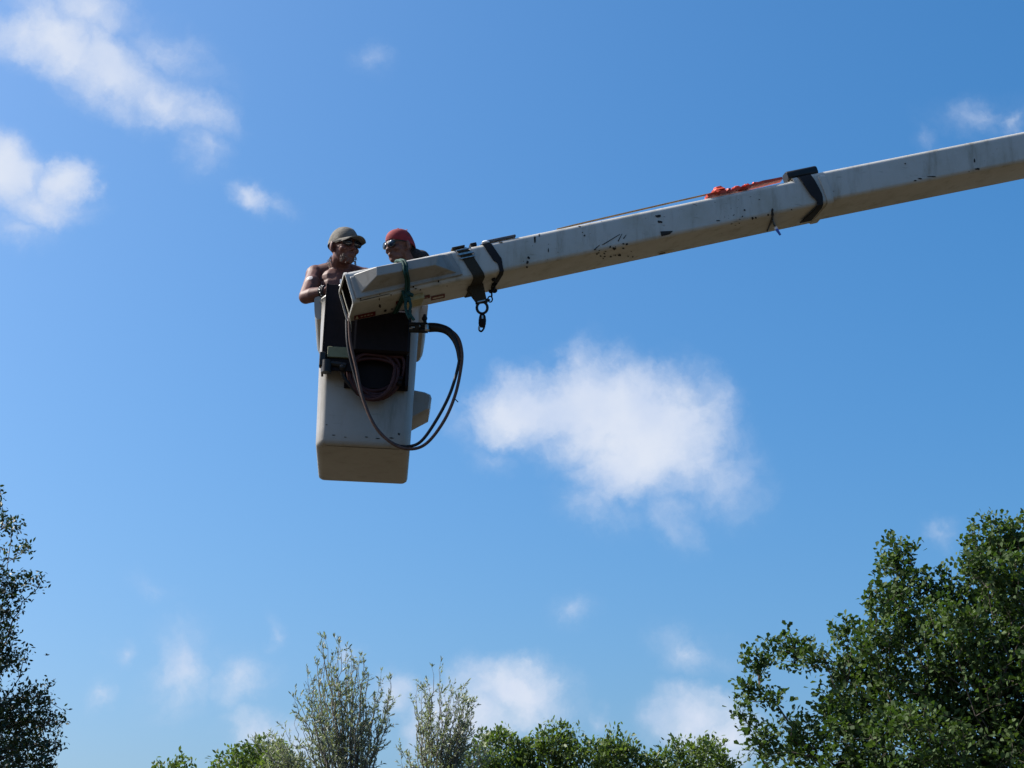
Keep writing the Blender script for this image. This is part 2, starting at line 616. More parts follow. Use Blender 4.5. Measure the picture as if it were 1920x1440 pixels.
# tip cover: base tray with a hipped hump
T = lambda px, py, off: segA.P(*(lambda tu: (tu[0], segA.w / 2 + off, tu[1]))(segA.side(px, py, off)))
cv = MB()
# (pixel, pixel, stand-off) for the tray outline, tray lip and the hump
out_ = [(656, 519), (846, 474), (868, 515), (668, 561)]
tray0 = [T(x, y, .000) for x, y in out_]
tray1 = [T(x, y, .016) for x, y in out_]
ins = [(661, 521), (843, 478), (862, 513), (672, 557)]
tray2 = [T(x, y, .020) for x, y in ins]
hump = [(663, 514.5), (834, 477), (857, 511), (677, 549)]
h0 = [T(x, y, .020) for x, y in hump]
ridge = [(706, 500), (822, 478.5), (816, 497), (707, 517)]
h1 = [T(x, y, .135) for x, y in ridge]
cv.loft([tray0, tray1, tray2, h0, h1])
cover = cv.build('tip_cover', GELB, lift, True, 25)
bv = cover.modifiers.new('b', 'BEVEL')
bv.width, bv.segments, bv.limit_method, bv.angle_limit = .007, 3, 'ANGLE', R(14)
for (x, y) in ((712, 551), (822, 525), (676, 560), (775, 538)):
    h = hit(x, y)
    MB().ell(h[0] + h[1] * .003, .006, n=8, m=5).build('bolt', STEEL, cover)
m = MB()
patch(m, ((674, 563), (730, 550), (730, 551.2), (675, 564.2)), .003, 6, 1)
m.build('seam', SEAM, cover, False)

# lug under the boom and pale post behind it
m = MB()
tl, _ = segA.side(782, 575)
m.box(segA.P(tl + .03, .03, -HB - .018), segA.a * .06, segA.s * .07, segA.u * .020)
m.build('mounting_lug', BRASS, lift, True, 30)

# ------------------------------------------------------------------ bucket
BM = Matrix.Rotation(R(4.5), 3, 'Z') @ Matrix.Rotation(R(1.6), 3, 'Y')


def K(x, y, z):
    """bucket frame: x to the right along the near wall, y away from the camera, z up"""
    return BK0 + BM @ Vector((x, y, z))


BW, BD, BH = .640, .925, 1.085


def bucket_loop(k, z, off=0.0, rad=.052, dy=0.0):
    out = []
    hw_, c1, c2 = BW / 2, .046, .10
    base_ = [(hw_ - c1 - .02, 0), (hw_ - c1 + .004, .009), (hw_ - .006, c2 - .013), (hw_, c2 + .02)]
    back = [(x_, y_ + BD / 2) for x_, y_ in rrect(BW, BD, [rad] * 4, 5)][:12]
    pts_ = base_ + back + [(-a, b) for a, b in base_[::-1]]
    n_ = len(pts_)
    for i in range(n_):
        p0_, p1_ = Vector(pts_[i - 1]), Vector(pts_[(i + 1) % n_])
        t_ = (p1_ - p0_).normalized()
        a, b = pts_[i][0] + t_.y * off, pts_[i][1] - t_.x * off
        out.append(K(a * k, b + dy, z))
    return out


bk = MB()
loops = [bucket_loop(1, 0, -.045), bucket_loop(1, 0.003, -.022), bucket_loop(1, .014, -.006), bucket_loop(1, .035, 0)]
for i in range(1, 13):
    z = .035 + (BH - .06) * i / 12
    loops.append(bucket_loop(1 + .075 * i / 12, z, .0))
loops += [bucket_loop(1.075, BH - .012, .012), bucket_loop(1.075, BH, .008), bucket_loop(1.075, BH, -.02), bucket_loop(1.075, BH - .03, -.012), bucket_loop(1, .06, -.012), bucket_loop(1, .03, -.03)]
bk.loft(loops)
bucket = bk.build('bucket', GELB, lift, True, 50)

# deep lip round the sides and the far end
path = []
hw = BW / 2 * 1.07 + .012
for a, b in [(-hw, .13), (-hw, .30), (-hw, .5), (-hw, .8)]:
    path.append((a, b))
path += [(-hw + .012, BD - .03), (-hw + .07, BD + .016), (0, BD + .018), (hw - .07, BD + .016), (hw - .012, BD - .03)]
path += [(-a, b) for a, b in [(-hw, .8), (-hw, .5), (-hw, .30), (-hw, .13)]]
prof = [(-.012, .945), (.014, .945), (.030, .962), (.036, 1.0), (.044, BH + .0), (.040, BH + .018), (.015, BH + .030), (-.016, BH + .022), (-.020, BH + .004)]
lp = []
for i, (a, b) in enumerate(path):
    p0, p1 = Vector(path[max(i - 1, 0)]), Vector(path[min(i + 1, len(path) - 1)])
    t = (p1 - p0).normalized()
    nrm = Vector((-t.y, t.x))
    lp.append([K(a + nrm.x * o_, b + nrm.y * o_, z) for o_, z in prof])
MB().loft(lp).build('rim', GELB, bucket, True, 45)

# moulded step on the right-hand wall
st = MB()
x0 = BW / 2 - .004
sec = [(x0, .525), (x0 + .09, .512), (x0 + .130, .495), (x0 + .140, .470), (x0 + .128, .385), (x0, .305)]
ys = [(.36, .80), (.34, 1.0), (.20, 1.0), (.18, .82)]
lp = []
for y, k in ((.30, .9), (.32, 1.0), (.60, 1.0), (.62, .9)):
    cx, cz = x0, .415
    lp.append([K(cx + (a - cx) * k, y, cz + (b - cz) * k) for a, b in sec])
st.loft(lp).build('step', GELB, bucket, True, 30)
# scuffs along the bottom edge
sc_ = MB()
for (x, z, r1, r2) in ((-.20, .03, .012, .004), (-.12, .02, .010, .003), (.02, .028, .014, .004), (.10, .022, .02, .004), (.19, .03, .016, .004), (-.25, .1, .006, .004), (.24, .06, .01, .01)):
    n = 9
    sc_.add([K(x + r1 * rc.uniform(.6, 1.2) * math.cos(q), -.0025, z + .035 + r2 * rc.uniform(.6, 1.2) * math.sin(q)) for q in [2 * math.pi * k / n for k in range(n)]], [tuple(range(n))])
o = sc_.build('scuff_marks', CHIP, bucket, False)
o['kind'] = 'stuff'

# mounting plates between bucket and boom
def kbox(mb, x0, x1, y0, y1, z0, z1):
    c = K((x0 + x1) / 2, (y0 + y1) / 2, (z0 + z1) / 2)
    return mb.box(c, BM @ Vector(((x1 - x0) / 2, 0, 0)), BM @ Vector((0, (y1 - y0) / 2, 0)), BM @ Vector((0, 0, (z1 - z0) / 2)))


m = MB()
kbox(m, -.308, -.294, -.145, -.004, .475, 1.105)
kbox(m, -.2935, -.095, -.145, -.132, .475, 1.10)
kbox(m, -.308, -.095, -.131, -.118, 1.06, 1.085)
brk = m.build('mounting_bracket', STEEL, lift, True, 30)
m = MB()
kbox(m, -.150, .285, -.030, -.004, .40, .99)
kbox(m, -.098, .280, -.16, -.031, .62, .93)
kbox(m, .262, .285, -.12, -.031, .40, .619)
m.build('shaft_housing', STEEL, lift, True, 30)
m = MB()
for (x, z) in ((-.17, .60), (-.14, .585), (-.155, .62)):
    kbox(m, x - .010, x + .010, -.150, -.1455, z - .003, z + .003)
m.build('bracket_scratches', METAL, brk, False)
m = MB()
kbox(m, -.270, -.115, -.165, -.146, .565, .640)
m.build('control_plate', PALEGREEN, lift, True, 30)
m = MB()
kbox(m, -.322, -.280, -.165, -.10, .50, .60)
m.tube([K(-.270, -.15, .455), K(-.270, -.15, .54)], .036, 12)
m.tube([K(-.32, -.135, .53), K(-.28, -.135, .53)], .022, 10)
m.tube([K(-.25, -.15, .525), K(-.14, -.15, .515)], .020, 10)
m.ell(K(-.165, -.15, .50), .024)
m.build('control_valve', BLACK, lift, True, 40)
m = MB()
m.tube([K(.215, -.10, .455), K(.245, -.10, .455)], .022, 12)
m.ell(K(.225, -.10, .425), .022)
m.build('hose_fitting', STEEL, lift)

# hydraulic hoses that loop below the bucket mount
def hp(pts, Y):
    return smooth_path([at(x, y, Y + (dy[0] if dy else 0)) for (x, y, *dy) in pts], 8)


YH = 11.22
h1 = hp([(655, 588, -.02), (657, 640), (668, 690), (680, 745), (702, 797), (735, 831), (768, 842), (800, 831), (832, 790), (853, 742), (864, 692), (866, 660), (858, 632, .03), (838, 617, .06), (806, 612, .1), (780, 613, .12)], YH)
MB().tube(h1, .0108, 10).build('hydraulic_hose', BROWN, lift)
h2 = hp([(650, 600, .02), (652, 645), (663, 695), (683, 757), (708, 806), (738, 832), (765, 837), (790, 827), (818, 788), (843, 740), (858, 692), (862, 660), (855, 636, .03), (836, 622, .06), (806, 618, .1), (780, 619, .12)], YH + .03)
MB().tube(h2, .0108, 10).build('hydraulic_hose', BLACK, lift)
sl = hp([(803, 614, .09), (822, 614.5, .07), (840, 621, .05), (853, 636, .03), (860, 655, .015), (863, 676, .01)], YH + .015)
rad = [.034 - .016 * (k / (len(sl) - 1)) for k in range(len(sl))]
rad[0] = .026
MB().tube(sl, rad, 12).build('hose_sleeve', BLACK, lift)
m = MB()
for (y, r) in ((608, .016), (619, .018)):
    m.tube([at(768, y, YH + .12), at(802, y + 1, YH + .1)], r, 10)
m.tube([at(778, 613, YH + .09), at(786, 613, YH + .09)], .032, 8)
m.tube([at(796, 590, YH + .12), at(797, 606, YH + .12)], .012, 8)
m.ell(at(796, 597, YH + .12), .020)
m.build('hose_coupling', BLACK, lift)
MB().tube([at(800, 610, YH + .06), at(801, 619, YH + .06)], .0165, 8).build('coupling_clamp', METAL, lift)
MB().ell(at(786, 612, YH + .1), .012).build('coupling_nut', METAL, lift)
# thin pale wire at the boom tip
MB().tube(smooth_path([at(640, 538, YH - .02), at(648, 566, YH - .04), (at(655, 590, YH - .05)), at(657, 604, YH - .02), at(658, 622, YH)], 5), .004, 6).build('cable', CREAM, lift)
m = MB()
m.tube([at(640, 524, YH), at(640, 532, YH)], .009, 8)
m.ell(at(638, 536, YH), .010)
m.build('cable_clip', METAL, lift)
# zip-tie tail on the hose
MB().tube([at(853, 748, YH), at(859, 754, YH)], .0035, 6).build('cable_tie', BLACK, lift)

# ------------------------------------------------------------------ coiled hose
coil = thing('coiled_hose', 'dull red hose coiled and hung under the bucket mount', 'hose', K(.06, -.10, .28))
m = MB()
rc2 = random.Random(11)
for k in range(7):
    pts = []
    cx, cz = .06 + rc2.uniform(-.02, .02), .53 + rc2.uniform(-.03, .03)
    rx, rz = .17 + rc2.uniform(-.03, .02), .205 + rc2.uniform(-.05, .025)
    for i in range(40):
        q = 2 * math.pi * i / 40
        pts.append(K(cx + rx * math.cos(q), -.045 - .011 * k + .012 * math.sin(q * 2 + k), min(cz + rz * math.sin(q) * (1.15 if math.sin(q) < 0 else .6), .615)))
    m.tube(pts, .0125, 8, True)
m.build('coil', RED_HOSE, coil)
MB().tube(smooth_path([K(-.17, -.13, .49), K(-.15, -.11, .44), K(-.07, -.09, .36), K(.03, -.09, .31)], 8), .012, 8).build('tail', BLACK, coil)

# ------------------------------------------------------------------ straps and lashings on the boom
def strap_ring(mb, seg, t, width, slant, off=.0015, thick=.006, k=1.0, wob=0.0):
    lo = []
    for (dw, o1) in ((-width / 2, off), (width / 2, off), (width / 2, off + thick), (-width / 2, off + thick)):
        ring = []
        for j, (s, u) in enumerate(rrect(seg.w * k, seg.h * k, [r * k for r in seg.rad], 6, o1)):
            ring.append(seg.P(t + dw + slant * (u / seg.h) + wob * math.sin(j * 1.7), s, u))
        lo.append(ring)
    n = len(lo[0])
    o = len(mb.v)
    for r_ in lo:
        mb.v += r_
    for i in range(4):
        for j in range(n):
            a, b = o + i * n, o + ((i + 1) % 4) * n
            mb.f.append((a + j, a + (j + 1) % n, b + (j + 1) % n, b + j))
    return mb


tA, uA = segA.side(888, 517)
boomY = lambda px: segA.P(segA.side(px, 500)[0], 0, 0).y
olive = thing('lifting_strap', 'wide dark olive strap with buckle, ring and swivel hook around the boom', 'strap', segA.P(tA + .03, 0, -.2))
m = MB()
strap_ring(m, segA, tA + .006, .078, -.062, .002, .006)
# sag below the boom
q = [segA.P(tA + .006 - .02, 0, -HB - .003), segA.P(tA + .006 + .085, 0, -HB - .003), at(913, 566, boomY(900)), at(893, 568, boomY(900))]
dd = segA.s * .02
m.hexa([q[3] - dd * .4, q[2] - dd * .4, q[2] + dd * .4, q[3] + dd * .4, q[0] - dd * 2, q[1] - dd * 2, q[1] + dd * 2, q[0] + dd * 2])
m.build('webbing', OLIVE, olive, True, 35)
m = MB()
for (dt, u, hh) in ((-.016, .080, .014), (-.006, .046, .014)):
    c = segA.P(tA + dt, segA.w / 2 + .012, u)
    fr = [c + segA.a * x + segA.u * z for x, z in ((-.052, -hh), (.052, -hh), (.052, hh), (-.052, hh))]
    m.tube([fr[0], fr[1], fr[2], fr[3]], .0055, 6, True)
m.build('buckle', METAL, olive)
m = MB()
c = segA.P(tA - .04, segA.w / 2 - .035, segA.h / 2 + .012)
m.box(c, segA.a * .045, segA.s * .03, segA.u * .006)
m.build('strap_end', OLIVE, olive, True, 30)
Yk = boomY(905)
m = MB()
cen = at(904, 577, Yk)
m.tube([cen + Vector((math.cos(q_) * .036, 0, math.sin(q_) * .042)) for q_ in [2 * math.pi * k / 20 for k in range(20)]], .0095, 8, True)
m.box(at(903, 566, Yk), Vector((.042, 0, .007)), Vector((0, .012, 0)), Vector((0, 0, .010)))
m.build('ring', BLACK, olive, True, 40)
m = MB()
m.box(at(902.5, 564.5, Yk - .02), Vector((.026, 0, .006)), Vector((0, .004, 0)), Vector((0, 0, .0045)))
m.build('ring_bar', METAL, olive)
m = MB()
hb = [at(x, y, Yk) for x, y in ((904, 587), (904.5, 593), (904.5, 600), (904, 608), (903, 613))]
m.tube(hb, [.012, .022, .026, .025, .016], 10)
m.tube(smooth_path([at(900, 608, Yk), at(898, 617, Yk), at(902, 621.5, Yk), at(907, 616, Yk), at(909, 607, Yk)], 5), .0065, 8)
m.build('swivel_hook', STEEL, olive)
m = MB()
m.box(at(904.5, 595, Yk - .022), Vector((.006, 0, 0)), Vector((0, .006, 0)), Vector((0, 0, .012)))
m.build('swivel_eye', METAL, olive)
m = MB()
m.tube([at(899, 612, Yk - .008), at(898, 619, Yk - .008)], .006, 6)
m.build('hook_gate', METAL, olive)

# black strap beside it
tB, uB = segA.side(920, 490)
bs = thing('safety_strap', 'black strap knotted down to a small clip beside the olive strap', 'strap', segA.P(tB + .04, 0, -.19))
m = MB()
lo = []
for i, (s, u, w, dt) in enumerate(((-.11, HB + .002, .05, -.06), (-.02, HB + .003, .054, -.05), (HA - .04, HB + .003, .056, -.044), (HA - .008, HB - .008, .056, -.040), (HA + .002, HB - .04, .056, -.032), (HA + .002, .02, .056, -.016), (HA + .002, -.025, .058, -.002), (HA + .002, -.045, .036, .006), (HA + .002, -.07, .028, .006), (HA - .003, -HB + .006, .028, .004), (HA - .035, -HB - .003, .030, .002), (.05, -HB - .003, .032, -.004), (-.06, -HB - .003, .034, -.012))):
    c = segA.P(tB + .05 + dt, s, u)
    nrm = (-segA.u if u < -HB else (segA.u if u > HB else ((segA.s + segA.u).normalized() if u > HB - .02 else ((segA.s - segA.u).normalized() if u < -HB + .02 else segA.s))))
    lo.append([c - segA.a * w / 2, c + segA.a * w / 2, c + segA.a * w / 2 + nrm * .007, c - segA.a * w / 2 + nrm * .007])
m.loft(lo).build('webbing', BLACKWEB, bs, True, 35)
m = MB()
for (x, y, r_) in ((925, 522, .016), (926, 531, .018), (924, 538, .017), (927, 543, .019), (920, 546, .018), (926, 549, .016), (922, 552, .012)):
    h = hit(x, min(y, 544))
    m.ell((h[0] + h[1] * .008) if h else at(x, y, boomY(925)), (r_, r_ * .8, r_ * .9), n=9, m=6)
knot_o = m.build('knot', BLACKWEB, bs)
knot_o['kind'] = 'stuff'
m = MB()
Yb = boomY(922)
m.tube([at(908, 562, Yb), at(913, 561, Yb), at(919, 563, Yb)], .006, 6)
m.tube([at(919 + 4.2 * math.cos(q_), 561 + 5.5 * math.sin(q_), Yb) for q_ in [2 * math.pi * k / 14 for k in range(14)]], .005, 6, True)
m.tube([segA.P(tB + .055, 0, -HB - .002), at(922, 549, Yb), at(922, 556, Yb)], .006, 6)
m.build('clip', STEEL, bs)
MB().box(segA.P(tB - .07, HA - .06, HB + .018), segA.a * .022, segA.s * .03, segA.u * .012).build('strap_end', BLACKWEB, bs)

# green rope round the tip cover
tG, uG = segA.side(764, 540)
gr = thing('green_rope', 'dark green rope tied around the white tip cover', 'rope', segA.P(tG, 0, -.2))
m = MB()
for j, o_ in ((0, -.012), (1, .006)):
    pts = []
    for (px, py, off) in ((758, 489, .125), (760, 497, .146), (761, 506, .146), (763, 513, .140), (764, 524, .085), (764, 535, .045), (765, 546, .014), (765, 556, .012), (764, 566, .012)):
        p = T(px, py, off)
        pts.append(p + segA.a * (o_ + .004 * math.sin(py)))
    tb = (pts[-1] - segA.p0).dot(segA.a)
    tt = (pts[0] - segA.p0).dot(segA.a)
    pts += [segA.P(tb, HA + .006, -HB + .01), segA.P(tb, HA - .02, -HB - .010), segA.P(tb - .01, -.05, -HB - .010), segA.P(tb - .02, -HA + .03, -HB - .010), segA.P((tb + tt) / 2, -HA - .012, 0), segA.P(tt, -HA + .01, HB + .006), segA.P(tt, -.04, HB + .012), segA.P(tt, HA - .04, HB + .014)]
    m.tube(smooth_path(pts + [pts[0]], 3), .0095, 7)
m.build('rope_wrap', GREENROPE, gr)
m = MB()
for (x, y, r_) in ((766, 551, .020), (772, 553, .014), (761, 556, .014), (766, 562, .018)):
    m.ell(T(x, y, .016), r_, n=9, m=6)
m.tube(smooth_path([T(766, 560, .02), T(770, 572, .03), T(768, 586, .03), T(776, 600, .04)], 5), .010, 7)
m.tube(smooth_path([T(762, 560, .02), T(760, 574, .03), T(763, 588, .03), T(768, 597, .04)], 5), .010, 7)
knot_o = m.build('knot', GREENROPE, gr)
knot_o['kind'] = 'stuff'

# wide black wrap with a rubber pad at the joint of the two lengths
tW, uW = segA.side(1524, 372)
bw = thing('black_wrap', 'wide black wrap and rubber pad binding the boom at its joint', 'strap', segA.P(tW, 0, -.2))
m = MB()
lo = []
for (s, u, w, dt) in ((-.10, HB + .011, .095, -.03), (.02, HB + .012, .095, -.028), (HA - .04, HB + .012, .096, -.026), (HA, HB + .002, .096, -.022), (HA + .011, HB - .04, .094, -.014), (HA + .011, .01, .088, .0), (HA + .011, -.04, .080, .010), (HA + .011, -.065, .06, .018), (HA + .011, -.09, .046, .018), (HA + .005, -HB - .002, .046, .012), (HA - .03, -HB - .011, .055, .008), (.05, -HB - .012, .07, .0), (-.06, -HB - .012, .09, -.01)):
    c = segA.P(tW + .02 + dt, s, u)
    nrm = (-segA.u if u < -HB - .008 else (segA.u if u > HB + .008 else ((segA.s + segA.u).normalized() if u > HB - .01 else ((segA.s - segA.u).normalized() if u < -HB + .01 else segA.s))))
    lo.append([c - segA.a * w / 2, c + segA.a * w / 2, c + segA.a * w / 2 + nrm * .009, c - segA.a * w / 2 + nrm * .009])
m.loft(lo).build('webbing', BLACKWEB, bw, True, 35)
m = MB()
e0, e1 = segA.side(1478, 326)[0], segA.side(1535, 316)[0]
pad = []
for t_, k in ((e0, .9), (e0 + .008, 1), (e1 - .008, 1), (e1, .9)):
    pad.append([segA.P(t_, HA - .065 + a * k, segA.h / 2 + .050 + b * k) for a, b in rrect(.10, .062, [.024, .024, .012, .012], 4)])
m.loft(pad).build('rubber_pad', BLACK, bw, True, 40)

# orange-red plastic strip and crumpled pieces on top of the boom
rc3 = random.Random(9)
orange = thing('orange_strap', 'crumpled orange-red plastic strap lying on top of the boom', 'strap', segA.P(segA.side(1400, 350)[0], 0, segA.h / 2))
m = MB()


def on_top(px, s, up):
    t_ = segA.side(px, 370)[0]
    return segA.P(t_, s + HA - .15, segA.h / 2 + up)


strip = []
for (px, s, up, w, th) in ((1330, .10, .010, .03, .018), (1345, .10, .014, .03, .020), (1360, .10, .012, .035, .020), (1378, .10, .010, .03, .016), (1395, .10, .016, .035, .018), (1410, .10, .008, .035, .020), (1422, .095, .022, .035, .016), (1445, .095, .024, .035, .022), (1465, .09, .028, .03, .020), (1484, .09, .030, .03, .018)):
    c = on_top(px, s, up)
    strip.append([c - segA.s * w, c + segA.s * w, c + segA.s * w + segA.u * th, c - segA.s * w + segA.u * th])
m.loft(strip).build('strip', ORANGE, orange, False)
for (px, up, rx, rz, s) in ((1357, .048, .050, .034, .10), (1349, .030, .04, .020, .12), (1371, .028, .032, .016, .11), (1392, .036, .036, .018, .10), (1412, .038, .034, .016, .10), (1402, .022, .04, .012, .11), (1430, .040, .030, .014, .10)):
    m = MB()
    c = on_top(px, s, up)
    mm = MB().ell((0, 0, 0), (1, 1, 1), n=9, m=6)
    vv = []
    for v_ in mm.v:
        k = rc3.uniform(.6, 1.25)
        vv.append(c + (segA.a * v_.x * rx + segA.s * v_.y * .035 + segA.u * v_.z * rz) * k)
    m.add(vv, mm.f)
    m.build('crumpled_piece', ORANGE, orange, False)

# long brown pole along the far top edge, and a grey batten near the straps
p0, p1 = segA.side(1050, 430)[0], segA.side(1342, 370)[0]
pole = MB().tube([segA.P(p0 + (p1 - p0) * k / 10, HA - .06, segA.h / 2 + .012 + .030 * (k / 10) ** .8) for k in range(11)], [.0065] * 11, 8).build('brown_pole', plain('tan_pole', (.30, .19, .08), .6))
pole['label'], pole['category'] = 'thin brown pole lying along the top of the boom', 'pole'
bt = thing('grey_batten', 'short dark grey batten on the boom top beside the straps', 'batten', segA.P(segA.side(945, 470)[0], .06, segA.h / 2))
p0, p1 = segA.side(918, 470)[0], segA.side(972, 460)[0]
m = MB()
m.box(segA.P((p0 + p1) / 2 + .01, HA - .05, segA.h / 2 + .016), segA.a * (p1 - p0) / 2, segA.s * .03, segA.u * .008)
m.build('bar', plain('grey_batten', (.12, .12, .13), .5), bt, True, 30)
m = MB()
m.ell(segA.P(p0 + .0, HA - .03, segA.h / 2 + .008), (.03, .03, .016), n=10, m=6)
m.build('end_knob', WHITEP, bt)

# little cord with a white and blue tag
Yc = boomY(1450)
hit2 = lambda x, y: hit(x, y) or (at(x, y, boomY(x) - .03), -segA.u)
cd = thing('tagged_cord', 'thin black cord with a small white and blue tag under the boom', 'cord', hit2(1450, 412)[0])
m = MB()
sp = [hit2(x, y) for x, y in ((1447, 394), (1448, 402), (1447, 410), (1443, 420), (1438, 432))]
m.tube([h[0] + h[1] * .006 for h in sp], [.006, .010, .009, .006, .005], 7)
sp = [hit2(x, y) for x, y in ((1447, 408), (1450, 417), (1453, 424))]
pts = [h[0] + h[1] * .012 for h in sp]
m.tube(pts, .007, 7)
m.build('loop', BLACK, cd)
MB().tube([pts[-1], at(1455, 428, Yc - .15)], .012, 8).build('white_bead', WHITEP, cd)
MB().tube([at(1456, 430, Yc - .15), at(1463, 440.5, Yc - .15)], [.011, .008], 8).build('blue_tag', BLUEP, cd)

# ------------------------------------------------------------------ people
def skin_mat(name, col, tattoo=None):
    m = Mat(name, col, .58, 0, .3)
    m.mix(m.ramp(m.noise(14, 5), .4, .75), (col[0] * .8, col[1] * .66, col[2] * .6), .7)
    if tattoo is not None:
        c, r0, r1 = tattoo
        vm = m.n.new('ShaderNodeVectorMath')
        vm.operation = 'DISTANCE'
        m.l.new(m.tc.outputs['Object'], vm.inputs[0])
        vm.inputs[1].default_value = c
        mm = m.n.new('ShaderNodeMath')
        mm.operation = 'COMPARE'
        m.l.new(vm.outputs['Value'], mm.inputs[0])
        mm.inputs[1].default_value, mm.inputs[2].default_value = (r0 + r1) / 2, (r1 - r0) / 2
        m.mix(mm.outputs[0], (.55, .50, .50), .8)
    m.b.inputs['Subsurface Weight'].default_value = .08
    m.b.inputs['Subsurface Radius'].default_value = (.02, .008, .004)
    m.bump(m.noise(60, 3), .1, .003)
    return m.m


def fuse(mb, name, mat, parent, voxel=.007, smooth=6):
    """one continuous skin over the closed pieces"""
    o = mb.build(name, mat, parent)
    r_ = o.modifiers.new('r', 'REMESH')
    r_.mode, r_.voxel_size = 'VOXEL', voxel
    s_ = o.modifiers.new('s', 'SMOOTH')
    s_.factor, s_.iterations = .5, smooth
    dg = bpy.context.evaluated_depsgraph_get()
    me = bpy.data.meshes.new_from_object(o.evaluated_get(dg))
    o.modifiers.clear()
    o.data = me
    me.polygons.foreach_set('use_smooth', [True] * len(me.polygons))
    if not me.materials:
        me.materials.append(mat)
    return o


def frame(fwd, up=(0, 0, 1)):
    f = Vector(fwd).normalized()
    r_ = f.cross(Vector(up)).normalized()
    return Matrix((r_, f, r_.cross(f))).transposed()


def head_pieces(mb, c, H, k, chin=1.0):
    W = lambda x, y, z: c + H @ Vector((x * k, y * k, z * k))
    E_ = lambda p, r: mb.ell(W(*p), tuple(a * k for a in r), H)
    E_((0, -.014, .030), (.076, .097, .088))
    E_((0, .022, -.022), (.064, .070, .078))
    E_((0, .048, -.072), (.046 * chin, .046, .036))
    E_((0, .072, -.092), (.026, .024, .020))
    E_((0, .072, .028), (.056, .026, .016))
    E_((-.040, .062, -.022), (.024, .026, .022))
    E_((.040, .062, -.022), (.024, .026, .022))
    E_((0, .094, .002), (.011, .016, .026))
    E_((0, .106, -.022), (.016, .017, .013))
    E_((0, .090, -.052), (.026, .014, .008))
    E_((0, .089, -.064), (.022, .013, .007))
    for s in (-1, 1):
        mb.ell(W(.079 * s, -.010, -.006), (.011 * k, .022 * k, .033 * k), H @ Matrix.Rotation(R(-18 * s), 3, 'Z'))
        E_((.075 * s, .0, -.034), (.010, .012, .012))
    return W


def hand(mb, wrist, d, palm_n, k=1.0, curl=.5):
    """palm, four fingers and a thumb; d along the hand, palm_n out of the palm"""
    d, n = Vector(d).normalized(), Vector(palm_n).normalized()
    side = d.cross(n).normalized()
    n = side.cross(d).normalized()
    H = Matrix((side, d, n)).transposed()
    mb.ell(wrist + d * .05 * k, (.040 * k, .052 * k, .016 * k), H)
    for i, (off, ln) in enumerate(((-.031, .066), (-.010, .078), (.011, .072), (.030, .056))):
        p = wrist + d * .092 * k + side * off * k
        a = d
        for seg_, rr_ in ((.45, .0098), (.32, .009), (.23, .008)):
            a2 = (a + n * curl * .9).normalized()
            q_ = p + a2 * ln * seg_ * 1.1 * k
            mb.cap(p, q_, rr_ * k, rr_ * .92 * k, 8)
            p, a = q_, a2
    p = wrist + d * .03 * k - side * .032 * k
    q_ = p + (d * .7 - side * .75 + n * .25).normalized() * .045 * k
    mb.cap(p, q_, .013 * k, .011 * k, 8)
    mb.cap(q_, q_ + (d * .95 - side * .15 + n * .3).normalized() * .034 * k, .011 * k, .009 * k, 8)


def dome(mb, W, rx, ry, top, front, back, cy=-.014, n=28, m=9, thick=.004, lobes=0.0):
    """a crown open below; the lower edge runs from 'front' to 'back' height"""
    for sgn_, o_ in ((1, 0.0), (-1, -thick)):
        loops_ = []
        for i in range(m):
            q1 = (math.pi / 2) * i / (m - .5)
            lo_ = []
            for j in range(n):
                q2 = 2 * math.pi * j / n
                x, y = math.sin(q2), math.cos(q2)
                z0 = back + (front - back) * (y + 1) / 2
                wr = 1 + lobes * math.sin(3 * q2 + 1.0) * math.cos(q1) + lobes * .7 * math.sin(7 * q2 + 4 * q1)
                lo_.append(W((rx + o_) * x * math.cos(q1) ** .75 * wr, cy + (ry + o_) * y * math.cos(q1) ** .75 * wr, z0 + (top + o_ - z0) * math.sin(q1)))
            loops_.append(lo_)
        b0 = len(mb.v)
        mb.loft(loops_, caps=False)
        mb.f.append(tuple(b0 + (m - 1) * n + j for j in range(n)))
        if sgn_ == 1:
            first = b0
        else:
            for j in range(n):
                mb.f.append((first + j, first + (j + 1) % n, b0 + (j + 1) % n, b0 + j))
    return mb


def sunglasses(parent, W, H, k, lens, frame_mat):
    m = MB()
    for s in (-1, 1):
        m.ell(W(.033 * s, .094, .012), (.030 * k, .010 * k, .021 * k), H @ Matrix.Rotation(R(-14 * s), 3, 'Z'), 14, 8)
    gl = m.build('sunglasses', lens, parent)
    m = MB()
    for s in (-1, 1):
        m.tube([W(.033 * s + .031 * math.cos(q_), .097 - .010 * abs(math.cos(q_)) * (1 if math.cos(q_) * s > 0 else .2), .012 + .022 * math.sin(q_)) for q_ in [2 * math.pi * i / 16 for i in range(16)]], .0028 * k, 6, True)
        m.tube([W(.063 * s, .088, .018), W(.078 * s, .05, .018), W(.083 * s, .0, .014), W(.081 * s, -.02, .0)], .003 * k, 6)
    m.tube([W(-.008, .104, .016), W(.008, .104, .016)], .003 * k, 6)
    m.build('frame', frame_mat, gl)
    return gl


FLOOR = .055
LENS = Mat('dark_lens', (.010, .012, .020), .12).m
FRAME = plain('glasses_frame', (.01, .01, .012), .4)
